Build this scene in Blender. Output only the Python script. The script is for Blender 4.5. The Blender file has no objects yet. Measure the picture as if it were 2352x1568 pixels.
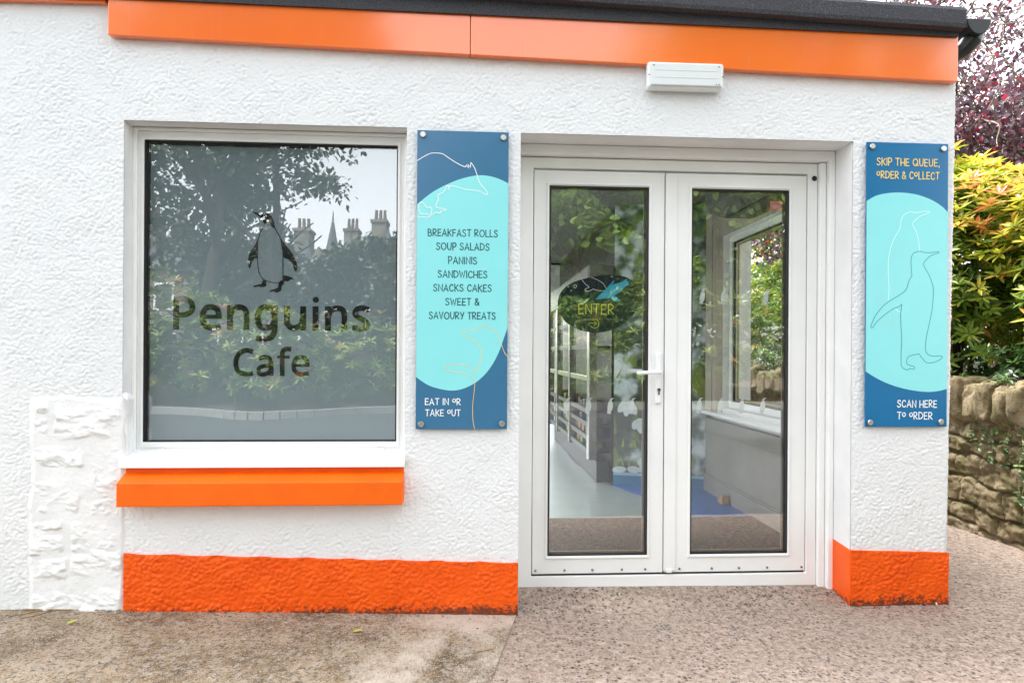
import bpy, bmesh, math, random
import numpy as np
from mathutils import Vector, Matrix

random.seed(7)
R = math.radians
S = bpy.context.scene

# ------------------------------------------------------------------ camera
F_PX, CX, CY, CAM_D, CAM_H = 1540.0, 1176.0, 811.0, 3.2, 1.126   # measured on a 2352 px wide photo
YAW, ROLL = math.atan(96 / 1540.0), 0.006
_f = np.array([math.sin(YAW), math.cos(YAW), 0.0])
_x = np.array([math.cos(YAW), -math.sin(YAW), 0.0])
_z = np.array([0.0, 0.0, 1.0])
_r = _x * math.cos(ROLL) + _z * math.sin(ROLL)
_u = _z * math.cos(ROLL) - _x * math.sin(ROLL)
_c = np.array([0.0, -CAM_D, CAM_H])
cam = bpy.data.cameras.new("camera")
cam_o = bpy.data.objects.new("camera", cam)
S.collection.objects.link(cam_o)
cam.sensor_width = 36.0
cam.lens = 36.0 * F_PX / 2352.0
cam.shift_y = (CY - 784.0) / 2352.0
cam.clip_start, cam.clip_end = 0.05, 2000.0
m = Matrix.Identity(4)
for i in range(3):
    m[i][0], m[i][1], m[i][2], m[i][3] = _r[i], _u[i], -_f[i], _c[i]
cam_o.matrix_world = m
S.camera = cam_o

def at(x, y, Y):
    """point of the plane at depth Y that the photo shows at (x, y)"""
    d = _f + _r * (x - CX) / F_PX - _u * (y - CY) / F_PX
    t = (Y - _c[1]) / d[1]
    p = _c + d * t
    return float(p[0]), float(p[2])

def measure(region, width, pts, Y):
    """points read off an enlarged crop of the photo -> (X, Z) on the plane at depth Y"""
    k = (region[2] - region[0]) / width
    return [at((region[0] + p[0] * k) * 0.91875, (region[1] + p[1] * k) * 0.91875, Y) for p in pts]

# ------------------------------------------------------------------ sky, sun, exposure
SUN_ELEV, SUN_AZ = R(62), R(322)          # bright overcast, brightest high over the roof
w = bpy.data.worlds.new("World"); S.world = w; w.use_nodes = True
nt = w.node_tree; nt.nodes.clear()
sky = nt.nodes.new("ShaderNodeTexSky"); sky.sky_type = 'NISHITA'; sky.sun_disc = False
sky.sun_elevation = SUN_ELEV; sky.sun_rotation = SUN_AZ
sky.air_density = 1.0; sky.dust_density = 3.0; sky.ozone_density = 1.0
hs = nt.nodes.new("ShaderNodeHueSaturation"); hs.inputs['Saturation'].default_value = 0.20
bg = nt.nodes.new("ShaderNodeBackground"); bg.inputs['Strength'].default_value = 0.15
wo = nt.nodes.new("ShaderNodeOutputWorld")
nt.links.new(sky.outputs[0], hs.inputs['Color']); nt.links.new(hs.outputs[0], bg.inputs['Color'])
nt.links.new(bg.outputs[0], wo.inputs['Surface'])
sun = bpy.data.lights.new("sun", 'SUN'); sun.energy = 1.5; sun.angle = R(28); sun.color = (1.0, 0.985, 0.965)
sun_o = bpy.data.objects.new("sun", sun); S.collection.objects.link(sun_o)
sd = Vector((math.sin(SUN_AZ) * math.cos(SUN_ELEV), math.cos(SUN_AZ) * math.cos(SUN_ELEV), math.sin(SUN_ELEV)))
sun_o.rotation_euler = (-sd).to_track_quat('-Z', 'Y').to_euler()
sun_o.location = sd * 30
S.view_settings.view_transform = 'Standard'
try: S.view_settings.look = 'None'
except Exception: pass
S.view_settings.gamma = 1.0
S.view_settings.exposure = 2.62
S.render.engine = 'CYCLES'
S.cycles.max_bounces = 10; S.cycles.diffuse_bounces = 5; S.cycles.glossy_bounces = 5
S.cycles.transparent_max_bounces = 24; S.cycles.transmission_bounces = 6
S.cycles.caustics_reflective = False; S.cycles.caustics_refractive = False
S.cycles.sample_clamp_indirect = 4.0
S.cycles.use_denoising = True
S.cycles.use_light_tree = False
S.cycles.denoiser = 'OPENIMAGEDENOISE'
S.cycles.denoising_input_passes = 'RGB_ALBEDO_NORMAL'
S.cycles.denoising_prefilter = 'ACCURATE'
S.cycles.use_adaptive_sampling = False

# ------------------------------------------------------------------ materials
class NT:
    def __init__(s, name):
        s.m = bpy.data.materials.new(name); s.m.use_nodes = True
        s.t = s.m.node_tree; s.t.nodes.clear()
        s.out = s.n("OutputMaterial"); s.p = s.n("BsdfPrincipled"); s.l(s.p.outputs[0], s.out.inputs['Surface'])
        s._co = None
    def n(s, k, **kw):
        o = s.t.nodes.new("ShaderNode" + k)
        for a, b in kw.items(): setattr(o, a, b)
        return o
    def l(s, a, b): s.t.links.new(a, b)
    @property
    def co(s):
        if s._co is None: s._co = s.n("NewGeometry").outputs['Position']
        return s._co
    def noise(s, scale, detail=4, rough=.55, vec=None, dist=0):
        o = s.n("TexNoise"); o.inputs['Scale'].default_value = scale; o.inputs['Detail'].default_value = detail
        o.inputs['Roughness'].default_value = rough; o.inputs['Distortion'].default_value = dist
        s.l(vec or s.co, o.inputs['Vector']); return o
    def vor(s, scale, vec=None, feat='F1', rnd=1.0):
        o = s.n("TexVoronoi"); o.feature = feat; o.inputs['Scale'].default_value = scale
        o.inputs['Randomness'].default_value = rnd
        s.l(vec or s.co, o.inputs['Vector']); return o
    def ramp(s, fac, stops, interp='LINEAR'):
        o = s.n("ValToRGB"); e = o.color_ramp.elements; o.color_ramp.interpolation = interp
        while len(e) < len(stops): e.new(0.5)
        for i, (p, c) in enumerate(stops):
            e[i].position = p; e[i].color = (c, c, c, 1) if not hasattr(c, '__len__') else (*c, 1)
        s.l(fac, o.inputs[0]); return o.outputs[0]
    def mix(s, fac, a, b, typ='MIX'):
        o = s.n("Mix"); o.data_type = 'RGBA'; o.blend_type = typ
        for v, i in ((fac, 0), (a, 6), (b, 7)):
            if hasattr(v, 'is_output'): s.l(v, o.inputs[i])
            elif i == 0: o.inputs[0].default_value = v
            else: o.inputs[i].default_value = (*v, 1)
        return o.outputs[2]
    def math(s, op, a, b=0.0):
        o = s.n("Math"); o.operation = op
        for v, i in ((a, 0), (b, 1)):
            if hasattr(v, 'is_output'): s.l(v, o.inputs[i])
            else: o.inputs[i].default_value = v
        return o.outputs[0]
    def scaled(s, v):
        o = s.n("Mapping"); o.inputs['Scale'].default_value = v; s.l(s.co, o.inputs['Vector']); return o.outputs[0]
    def bump(s, h, strength=.3, dist=.01, prev=None):
        o = s.n("Bump"); o.inputs['Strength'].default_value = strength; o.inputs['Distance'].default_value = dist
        s.l(h, o.inputs['Height'])
        if prev is not None: s.l(prev, o.inputs['Normal'])
        s.l(o.outputs[0], s.p.inputs['Normal']); return o.outputs[0]
    def set(s, color=None, rough=None, spec=None, metal=None, coat=None):
        P = s.p.inputs
        for k, v in (('Base Color', color), ('Roughness', rough), ('Specular IOR Level', spec), ('Metallic', metal), ('Coat Weight', coat)):
            if v is None: continue
            if hasattr(v, 'is_output'): s.l(v, P[k])
            elif k == 'Base Color': P[k].default_value = (*v, 1)
            else: P[k].default_value = v
        return s

def plain(name, c, rough=.5, spec=.5, metal=0, var=.06, vs=8, bump=None):
    s = NT(name)
    n = s.noise(vs, 5)
    lo = tuple(max(0, x * (1 - var * 1.6)) for x in c); hi = tuple(min(1, x * (1 + var)) for x in c)
    s.set(s.ramp(n.outputs[0], [(.3, lo), (.7, hi)]), rough, spec, metal)
    if bump: s.bump(s.noise(bump[0], 4).outputs[0], bump[1], bump[2])
    return s.m

def m_roughcast():
    s = NT("white_roughcast")
    big = s.noise(1.3, 5); fine = s.noise(170, 4, .6)
    col = s.ramp(big.outputs[0], [(.25, (.76, .77, .77)), (.7, (.81, .815, .81))])
    dirt = s.ramp(s.noise(38, 6, .7).outputs[0], [(.64, 0.0), (.80, 1.0)])
    col = s.mix(s.math('MULTIPLY', dirt, .10), col, (.45, .43, .40))
    sep = s.n("SeparateXYZ"); s.l(s.co, sep.inputs[0])
    lo = s.n("MapRange"); lo.inputs['From Min'].default_value = -.10; lo.inputs['From Max'].default_value = .03
    lo.inputs['To Min'].default_value = .42; lo.inputs['To Max'].default_value = -.1; s.l(sep.outputs['Z'], lo.inputs['Value'])
    foot = s.ramp(s.math('ADD', lo.outputs[0], s.noise(30, 7, .8).outputs[0]), [(.74, 0.0), (.95, .8)])
    col = s.mix(foot, col, (.07, .065, .055))
    s.set(col, .72, .3)
    s.bump(fine.outputs[0], .45, .004)
    return s.m

def m_orange_rough():
    s = NT("orange_masonry_paint")
    sep = s.n("SeparateXYZ"); s.l(s.co, sep.inputs[0])
    n = s.noise(34, 8, .85)
    col = s.ramp(s.noise(5, 5).outputs[0], [(.3, (.80, .085, .002)), (.7, (.90, .115, .004))])
    # splashed dirt at the foot of the plinth (its own ragged shape)
    low = s.n("MapRange"); low.inputs['From Min'].default_value = -.12; low.inputs['From Max'].default_value = .04
    low.inputs['To Min'].default_value = .46; low.inputs['To Max'].default_value = -.06
    s.l(sep.outputs['Z'], low.inputs['Value'])
    d = s.math('ADD', n.outputs[0], low.outputs[0])
    xs = s.noise(1.7, 2); d = s.math('ADD', d, s.math('MULTIPLY', xs.outputs[0], .25))
    k = s.ramp(d, [(.93, 0.0), (1.22, 1.0)])
    col = s.mix(s.math('MULTIPLY', k, .85), col, (.05, .03, .02))
    s.set(col, .45, .3); s.bump(s.noise(140, 4).outputs[0], .35, .004)
    return s.m

def m_fascia():
    s = NT("orange_gloss_fascia")
    v = s.scaled((60, 1, 2.5))
    streak = s.noise(1.0, 5, .6, vec=v)
    col = s.ramp(s.noise(2.2, 4).outputs[0], [(.3, (.90, .150, .004)), (.7, (.95, .18, .006))])
    pale = s.ramp(streak.outputs[0], [(.60, 0.0), (.85, 1.0)])
    col = s.mix(s.math('MULTIPLY', pale, .26), col, (.80, .42, .26))
    s.set(col, .4, .3, coat=1.0); s.p.inputs['Coat Roughness'].default_value = .10; s.p.inputs['Coat IOR'].default_value = 1.8
    s.bump(s.noise(1.8, 2).outputs[0], .12, .02)
    return s.m

def m_felt():
    s = NT("mineral_roof_felt")
    g = s.noise(330, 2, .8)
    s.set(s.ramp(g.outputs[0], [(.35, (.018, .018, .022)), (.55, (.07, .07, .08)), (.72, (.22, .22, .24))]), .85, .3)
    s.bump(g.outputs[0], .8, .004); return s.m

def m_concrete():
    s = NT("stained_concrete")
    a = s.noise(2.2, 8, .65); b = s.noise(24, 8, .7); c = s.noise(160, 3, .7)
    col = s.ramp(a.outputs[0], [(.38, (.125, .082, .040)), (.49, (.255, .182, .105)), (.60, (.40, .315, .22))])
    col = s.mix(s.ramp(b.outputs[0], [(.46, 0.0), (.60, .8)]), col, (.36, .31, .245))
    col = s.mix(s.ramp(s.noise(60, 5, .7).outputs[0], [(.50, 0.0), (.60, .8)]), col, (.055, .04, .024))
    # washed-out cement patches with tamping ridges, towards the joint
    sep = s.n("SeparateXYZ"); s.l(s.co, sep.inputs[0])
    mr = s.n("MapRange"); mr.inputs['From Min'].default_value = -.95; mr.inputs['From Max'].default_value = .05
    s.l(sep.outputs['X'], mr.inputs['Value'])
    p = s.math('ADD', s.math('MULTIPLY', mr.outputs[0], .30), s.noise(3.4, 7, .6).outputs[0])
    rid = s.noise(1, 3, vec=s.scaled((150, 26, 1)))
    p = s.math('ADD', p, s.math('MULTIPLY', rid.outputs[0], .24))
    col = s.mix(s.ramp(p, [(.80, 0.0), (.95, .75)]), col, (.56, .49, .40))
    col = s.mix(s.ramp(c.outputs[0], [(.56, 0.0), (.64, .9)]), col, (.55, .49, .42))
    s.set(col, .85, .25)
    s.bump(s.math('ADD', b.outputs[0], s.math('MULTIPLY', c.outputs[0], .6)), .9, .010); return s.m

def m_aggregate():
    s = NT("exposed_aggregate_paving")
    wob = s.n("VectorMath"); wob.operation = 'ADD'
    wn = s.noise(40, 2); sc = s.n("VectorMath"); sc.operation = 'SCALE'; sc.inputs['Scale'].default_value = .012
    s.l(wn.outputs['Color'], sc.inputs[0]); s.l(s.co, wob.inputs[0]); s.l(sc.outputs[0], wob.inputs[1])
    v = s.vor(60, wob.outputs[0]); v2 = s.vor(150, wob.outputs[0])
    big = s.noise(1.6, 6, .6)
    col = s.ramp(s.noise(36, 7, .75).outputs[0], [(.38, (.19, .135, .10)), (.5, (.31, .235, .185)), (.62, (.43, .345, .285))])
    sepc = s.n("SeparateColor"); s.l(v.outputs['Color'], sepc.inputs[0])
    dens = s.ramp(s.noise(2.6, 4).outputs[0], [(.34, .14), (.60, .56)])
    pick = s.math('LESS_THAN', sepc.outputs[0], dens)
    size = s.math('ADD', s.math('MULTIPLY', sepc.outputs[1], .30), .24)
    stone = s.math('MULTIPLY', pick, s.math('LESS_THAN', v.outputs['Distance'], size))
    sc_ = s.ramp(sepc.outputs[2], [(0, (.022, .022, .03)), (.55, (.05, .047, .052)), (1, (.12, .10, .095))])
    sep2 = s.n("SeparateColor"); s.l(v2.outputs['Color'], sep2.inputs[0])
    st2 = s.math('MULTIPLY', s.math('LESS_THAN', sep2.outputs[0], .55), s.math('LESS_THAN', v2.outputs['Distance'], .42))
    c2 = s.ramp(sep2.outputs[1], [(0, (.08, .055, .046)), (.45, (.21, .148, .118)), (.6, (.37, .285, .235)), (1, (.50, .415, .355))])
    col = s.mix(s.math('MULTIPLY', st2, .75), col, c2)
    col = s.mix(s.math('MULTIPLY', stone, .82), col, sc_)
    # dull film of dirt in broad patches
    col = s.mix(s.ramp(big.outputs[0], [(.45, 0.0), (.75, .45)]), col, (.25, .205, .165))
    s.set(col, .8, .3)
    h = s.math('ADD', s.math('MULTIPLY', stone, .5), s.noise(90, 4).outputs[0])
    s.bump(h, .55, .006); return s.m

def m_stone_rubble():
    s = NT("weathered_rubble_stone")
    col = s.ramp(s.noise(3.2, 8, .65).outputs[0], [(.28, (.085, .066, .035)), (.43, (.20, .155, .085)), (.56, (.31, .25, .15)), (.72, (.44, .38, .28))])
    moss = s.ramp(s.noise(5.5, 5, .6).outputs[0], [(.52, 0.0), (.68, .75)])
    col = s.mix(moss, col, (.11, .12, .03))
    dark = s.ramp(s.noise(28, 6, .75).outputs[0], [(.52, 0.0), (.66, .75)])
    col = s.mix(dark, col, (.035, .028, .02))
    s.set(col, .9, .2); s.bump(s.noise(45, 7, .7).outputs[0], .8, .015); return s.m

def m_leaf(name, stops, trans=.35, rough=.38, spec=.5):
    s = NT(name)
    a = s.n("Attribute"); a.attribute_name = 'tint'; a.attribute_type = 'GEOMETRY'
    col = s.ramp(a.outputs['Fac'], stops)
    s.set(col, rough, spec)
    t = s.n("BsdfTranslucent"); s.l(col, t.inputs['Color'])
    x = s.n("MixShader"); x.inputs[0].default_value = trans
    s.l(s.p.outputs[0], x.inputs[1]); s.l(t.outputs[0], x.inputs[2]); s.l(x.outputs[0], s.out.inputs['Surface'])
    return s.m

def m_glass(name, refl=.10, tint=(.985, .995, .99), graze=.35):
    s = NT(name); s.t.nodes.remove(s.p)
    t = s.n("BsdfTransparent"); t.inputs[0].default_value = (*tint, 1)
    g = s.n("BsdfGlossy"); g.inputs['Roughness'].default_value = 0.0; g.inputs['Color'].default_value = (1, 1, 1, 1)
    fr = s.n("LayerWeight"); fr.inputs['Blend'].default_value = .25
    f = s.math('ADD', s.math('MULTIPLY', fr.outputs['Fresnel'], graze), refl)
    b = s.n("Bump"); b.inputs['Strength'].default_value = .035; b.inputs['Distance'].default_value = .02
    s.l(s.noise(2.3, 1).outputs[0], b.inputs['Height']); s.l(b.outputs[0], g.inputs['Normal'])
    x = s.n("MixShader"); s.l(f, x.inputs[0]); s.l(t.outputs[0], x.inputs[1]); s.l(g.outputs[0], x.inputs[2])
    s.l(x.outputs[0], s.out.inputs['Surface']); return s.m

def m_film():
    s = NT("frosted_window_film")
    s.set((.27, .325, .355), .5, .3)
    t = s.n("BsdfTranslucent"); t.inputs['Color'].default_value = (.50, .56, .58, 1)
    x = s.n("MixShader"); x.inputs[0].default_value = .35
    s.l(s.p.outputs[0], x.inputs[1]); s.l(t.outputs[0], x.inputs[2]); s.l(x.outputs[0], s.out.inputs['Surface']); return s.m

def m_mural():
    s = NT("printed_snowdrop_mural")
    w1 = s.noise(5.5, 2, .5); w2 = s.noise(9, 2, .5, vec=s.scaled((1, 1, .55)))
    col = s.ramp(w1.outputs[0], [(.38, (.035, .045, .032)), (.5, (.12, .16, .12)), (.60, (.55, .62, .63)), (.7, (.75, .80, .82))])
    g = s.ramp(w2.outputs[0], [(.54, 0.0), (.66, .9)])
    col = s.mix(g, col, (.20, .26, .04))
    s.set(col, .35, .4); return s.m

def m_mat():
    s = NT("charcoal_barrier_matting")
    g = s.noise(210, 3, .8)
    s.set(s.ramp(g.outputs[0], [(.35, (.014, .014, .014)), (.6, (.034, .033, .032)), (.75, (.085, .082, .08))]), .95, .1)
    s.bump(g.outputs[0], .8, .006); return s.m

M = dict(
    rough=m_roughcast(),
    reveal=plain("white_smooth_render", (.80, .80, .79), .55, .4, var=.05, vs=5, bump=(25, .12, .006)),
    stonepaint=plain("white_painted_stone", (.83, .83, .82), .6, .3, var=.04, vs=6, bump=(55, .35, .006)),
    upvc=plain("white_upvc", (.86, .86, .84), .28, .5, var=.03, vs=3),
    upvc_sill=plain("white_upvc_sill", (.88, .88, .88), .25, .5, var=.03, vs=4),
    gasket=plain("black_rubber_gasket", (.012, .012, .013), .55),
    orange=m_orange_rough(), fascia=m_fascia(), felt=m_felt(),
    ledge=plain("orange_sill_paint", (.90, .135, .002), .5, .3, var=.06, vs=7, bump=(30, .25, .004)),
    concrete=m_concrete(), aggregate=m_aggregate(),
    step=plain("worn_cement_step", (.27, .215, .165), .9, .2, var=.25, vs=30, bump=(90, .5, .006)),
    asphalt=plain("road_asphalt", (.055, .056, .060), .85, .3, var=.2, vs=40, bump=(150, .4, .006)),
    kerb=plain("kerb_concrete", (.24, .235, .225), .85, .3, var=.15, vs=15),
    soil=plain("bark_mulch", (.075, .055, .042), .95, .2, var=.5, vs=22, bump=(30, .8, .03)),
    lawn=plain("rough_grass", (.07, .10, .03), .95, .2, var=.4, vs=6, bump=(30, .8, .03)),
    rubble=m_stone_rubble(),
    mortar=plain("lime_mortar", (.13, .105, .068), .95, .2, var=.35, vs=18, bump=(60, .8, .01)),
    blue=plain("sign_navy", (.045, .165, .30), .22, .5, var=.02),
    blue2=plain("sign_teal_blue", (.006, .15, .34), .22, .5, var=.02),
    cyan=plain("sign_aqua", (.27, .75, .755), .25, .5, var=.01),
    ink=plain("sign_dark_teal_ink", (.012, .085, .105), .4, var=.02),
    tealline=plain("sign_teal_line", (.008, .17, .24), .4, var=.02),
    whiteink=plain("sign_white_ink", (.86, .90, .90), .4, var=.01),
    paleline=plain("sign_pale_line", (.66, .93, .91), .4, var=.01),
    sandline=plain("sign_sand_line", (.90, .60, .18), .4, var=.02),
    dullline=plain("sign_dull_line", (.42, .58, .52), .4, var=.02),
    yellowink=plain("sign_yellow_ink", (.88, .66, .17), .4, var=.02),
    enter=plain("decal_yellow", (.72, .74, .07), .4, var=.02),
    decal=plain("decal_navy", (.008, .018, .032), .35, var=.05),
    decalcyan=plain("decal_cyan", (.05, .50, .68), .4, var=.03),
    frost=plain("frosted_vinyl", (.85, .89, .87), .6, .3, var=.03),
    film=m_film(),
    letter=plain("dark_film_cutout", (.006, .007, .012), .3, .4, var=.05),
    steel=plain("brushed_steel", (.42, .405, .38), .22, .5, 1.0, var=.08, vs=30),
    cap=plain("satin_steel_cap", (.68, .66, .62), .30, .5, 1.0, var=.05, vs=30),
    black=plain("black_plastic", (.010, .010, .011), .35, .5, var=.1),
    lens=plain("opal_diffuser", (.74, .77, .765), .15, .5, var=.02),
    glass=m_glass("door_glass", .125), wglass=m_glass("window_glass", .115), cleanglass=m_glass("clear_glass", .02, graze=.06),
    taupe=plain("taupe_wall_paint", (.46, .41, .345), .6, .3, var=.04, vs=3),
    greywall=plain("grey_wall_panel", (.26, .24, .21), .45, .4, var=.08, vs=3),
    ceiling=plain("ceiling_paint", (.75, .74, .72), .8, .2, var=.02), darkceiling=plain("grey_ceiling", (.20, .19, .175), .8, .2, var=.02),
    vinyl=plain("grey_vinyl_floor", (.24, .275, .265), .3, .5, var=.06, vs=5),
    bluefloor=plain("blue_vinyl_floor", (.04, .125, .38), .35, .5, var=.08, vs=9),
    darkfloor=plain("slate_vinyl_floor", (.12, .125, .17), .35, .5, var=.1, vs=9),
    skirt=plain("blue_skirting", (.015, .17, .34), .4, var=.06), skirtlight=plain("pale_blue_trim", (.30, .52, .66), .4, var=.06),
    mural=m_mural(), matting=m_mat(),
    wood=plain("pale_timber", (.42, .25, .10), .6, .3, var=.2, vs=30),
    pink=plain("red_vinyl_sticker", (.80, .22, .20), .5, var=.02),
    shelf=plain("chiller_black", (.03, .028, .027), .4, var=.2), label=plain("ticket_strip", (.09, .09, .08), .4, var=.1),
    green=plain("green_pack", (.25, .42, .10), .45, var=.3, vs=30), kraft=plain("kraft_pack", (.36, .23, .12), .6, var=.3, vs=25),
    bark=plain("grey_green_bark", (.15, .13, .085), .9, .2, var=.45, vs=22, bump=(40, .8, .02)),
    twig=plain("pale_twig_bark", (.33, .28, .22), .85, .2, var=.35, vs=20),
    darkbark=plain("dark_bark", (.06, .05, .04), .9, .2, var=.4, vs=20, bump=(40, .8, .02)),
    redstem=plain("red_brown_stem", (.10, .05, .03), .85, .2, var=.3, vs=20),
    straw=plain("dry_straw", (.38, .27, .15), .8, .2, var=.3, vs=60),
    sandstone=plain("grey_sandstone", (.21, .19, .165), .9, .2, var=.3, vs=1.2),
    slate=plain("slate_roof", (.10, .105, .115), .7, .3, var=.2, vs=3),
    pot=plain("clay_pot", (.14, .10, .08), .8), pane=plain("far_window_pane", (.03, .035, .04), .08, .6),
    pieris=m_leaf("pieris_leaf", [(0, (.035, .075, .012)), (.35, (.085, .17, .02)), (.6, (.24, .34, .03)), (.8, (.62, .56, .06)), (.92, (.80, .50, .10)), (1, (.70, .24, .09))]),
    copper=m_leaf("copper_leaf", [(0, (.045, .02, .03)), (.5, (.13, .06, .09)), (.86, (.21, .12, .16)), (.94, (.34, .015, .04)), (1, (.46, .02, .05))], .35, .30, .8),
    leafgreen=m_leaf("broad_green_leaf", [(0, (.05, .11, .018)), (.5, (.14, .25, .04)), (1, (.32, .42, .08))]),
    leafdark=m_leaf("dark_green_leaf", [(0, (.012, .022, .009)), (.5, (.030, .05, .017)), (1, (.07, .10, .03))], .2),
    leafback=m_leaf("shrub_leaf", [(0, (.03, .06, .012)), (.5, (.085, .15, .025)), (.85, (.26, .33, .05)), (1, (.50, .17, .07))]),
    ivy=m_leaf("ivy_leaf", [(0, (.03, .075, .018)), (.6, (.08, .17, .035)), (1, (.22, .33, .08))], .25),
    fallen=m_leaf("fallen_leaf", [(0, (.42, .40, .06)), (1, (.30, .16, .06))], .1),
)

# ------------------------------------------------------------------ mesh helpers
WLOC = {}
def link(o): S.collection.objects.link(o); return o
def tag(o, label=None, cat=None, group=None, kind=None):
    for k, v in (('label', label), ('category', cat), ('group', group), ('kind', kind)):
        if v: o[k] = v
    return o
def thing(name, label, cat, loc=(0, 0, 0), group=None):
    o = link(bpy.data.objects.new(name, None)); o.location = loc; o.empty_display_size = .1
    WLOC[o] = Vector(loc); return tag(o, label, cat, group)
def adopt(o, p):
    o.parent = p
    if p in WLOC: o.matrix_parent_inverse = Matrix.Translation(-WLOC[p])
    return o

class MB:
    def __init__(s): s.v = []; s.f = []; s.mi = []
    def add(s, vs, fs, mi=0):
        b = len(s.v); s.v += [tuple(map(float, v)) for v in vs]
        s.f += [tuple(b + i for i in f) for f in fs]; s.mi += [mi] * len(fs); return s
    def box(s, x0, x1, y0, y1, z0, z1, mi=0):
        v = [(x, y, z) for x in (x0, x1) for y in (y0, y1) for z in (z0, z1)]
        return s.add(v, [(0, 1, 3, 2), (4, 6, 7, 5), (0, 4, 5, 1), (2, 3, 7, 6), (0, 2, 6, 4), (1, 5, 7, 3)], mi)
    def hexa(s, v, mi=0):       # eight corners, ordered as in box
        return s.add(v, [(0, 1, 3, 2), (4, 6, 7, 5), (0, 4, 5, 1), (2, 3, 7, 6), (0, 2, 6, 4), (1, 5, 7, 3)], mi)
    def prism(s, poly, axis, a, b, mi=0):
        """poly in the two other axes, extruded from a to b along axis ('x','y','z')"""
        def p3(u, w_, t): return {'x': (t, u, w_), 'y': (u, t, w_), 'z': (u, w_, t)}[axis]
        n = len(poly); vs = [p3(u, w_, a) for u, w_ in poly] + [p3(u, w_, b) for u, w_ in poly]
        fs = [tuple(range(n)), tuple(range(2 * n - 1, n - 1, -1))] + [(i, (i + 1) % n, n + (i + 1) % n, n + i) for i in range(n)]
        return s.add(vs, fs, mi)
    def tube(s, pts, rad, n=8, cap=True, mi=0):
        pts = [Vector(p) for p in pts]; k = len(pts)
        rad = rad if hasattr(rad, '__len__') else [rad] * k
        b = len(s.v); up = None; rings = []
        for i, p in enumerate(pts):
            t = (pts[min(i + 1, k - 1)] - pts[max(i - 1, 0)]).normalized()
            if up is None: up = t.orthogonal().normalized()
            up = (up - t * up.dot(t)); up = up.normalized() if up.length > 1e-6 else t.orthogonal().normalized()
            q = t.cross(up); rings.append([p + (up * math.cos(2 * math.pi * j / n) + q * math.sin(2 * math.pi * j / n)) * rad[i] for j in range(n)])
        vs = [tuple(v) for r_ in rings for v in r_]
        fs = [(i * n + j, i * n + (j + 1) % n, (i + 1) * n + (j + 1) % n, (i + 1) * n + j) for i in range(k - 1) for j in range(n)]
        if cap: fs += [tuple(range(n - 1, -1, -1)), tuple((k - 1) * n + j for j in range(n))]
        return s.add(vs, fs, mi)
    def frame(s, x0, x1, z0, z1, wl, wr, wb, wt, y0, y1, mi=0):
        """rectangular ring in the XZ plane with mitred corners, from y0 (front) to y1"""
        o = [(x0, z0), (x1, z0), (x1, z1), (x0, z1)]
        i = [(x0 + wl, z0 + wb), (x1 - wr, z0 + wb), (x1 - wr, z1 - wt), (x0 + wl, z1 - wt)]
        vs = [(a, y0, b) for a, b in o + i] + [(a, y1, b) for a, b in o + i]
        fs = []
        for k in range(4):
            n = (k + 1) % 4
            fs += [(k, n, 4 + n, 4 + k), (8 + n, 8 + k, 12 + k, 12 + n), (n, k, 8 + k, 8 + n), (4 + k, 4 + n, 12 + n, 12 + k)]
        return s.add(vs, fs, mi)
    def build(s, name, mats, parent=None, bevel=0, smooth=False, seg=2):
        me = bpy.data.meshes.new(name); me.from_pydata(s.v, [], s.f)
        mats = mats if isinstance(mats, (list, tuple)) else [mats]
        for k in mats: me.materials.append(k)
        if len(mats) > 1: me.polygons.foreach_set('material_index', s.mi)
        bm = bmesh.new(); bm.from_mesh(me); bmesh.ops.recalc_face_normals(bm, faces=bm.faces); bm.to_mesh(me); bm.free()
        if smooth: me.polygons.foreach_set('use_smooth', [True] * len(me.polygons))
        o = link(bpy.data.objects.new(name, me))
        if bevel:
            b = o.modifiers.new('bevel', 'BEVEL'); b.width = bevel; b.segments = seg; b.limit_method = 'ANGLE'; b.angle_limit = R(40)
        if parent is not None: adopt(o, parent)
        return o

def raw_mesh(name, V, Fc, mat, parent=None, smooth=True, tint=None):
    """V (n,3) array, Fc (m,4) or (m,3) array"""
    V = np.asarray(V, dtype=np.float32); Fc = np.asarray(Fc, dtype=np.int32)
    me = bpy.data.meshes.new(name); k = Fc.shape[1]
    me.vertices.add(len(V)); me.vertices.foreach_set('co', V.ravel())
    me.loops.add(Fc.size); me.loops.foreach_set('vertex_index', Fc.ravel())
    me.polygons.add(len(Fc)); me.polygons.foreach_set('loop_start', np.arange(0, Fc.size, k, dtype=np.int32))
    me.polygons.foreach_set('loop_total', np.full(len(Fc), k, dtype=np.int32))
    if smooth: me.polygons.foreach_set('use_smooth', np.ones(len(Fc), dtype=bool))
    me.update(calc_edges=True); me.validate()
    if tint is not None:
        a = me.attributes.new('tint', 'FLOAT', 'POINT'); a.data.foreach_set('value', np.asarray(tint, dtype=np.float32))
    me.materials.append(mat)
    o = link(bpy.data.objects.new(name, me))
    if parent is not None: adopt(o, parent)
    return o

_tab = np.random.RandomState(3).rand(256, 256)
def vnoise(x, y, seed=0):
    ix = np.floor(x).astype(int); iy = np.floor(y).astype(int)
    fx = x - ix; fy = y - iy; fx = fx * fx * (3 - 2 * fx); fy = fy * fy * (3 - 2 * fy)
    g = lambda a, b: _tab[(a + seed * 37) % 256, (b + seed * 91) % 256]
    return (g(ix, iy) * (1 - fx) + g(ix + 1, iy) * fx) * (1 - fy) + (g(ix, iy + 1) * (1 - fx) + g(ix + 1, iy + 1) * fx) * fy
def fbm(x, y, seed=0, o=4):
    t = 0; a = .5
    for i in range(o): t = t + a * vnoise(x * 2 ** i, y * 2 ** i, seed + i); a *= .5
    return t

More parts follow.
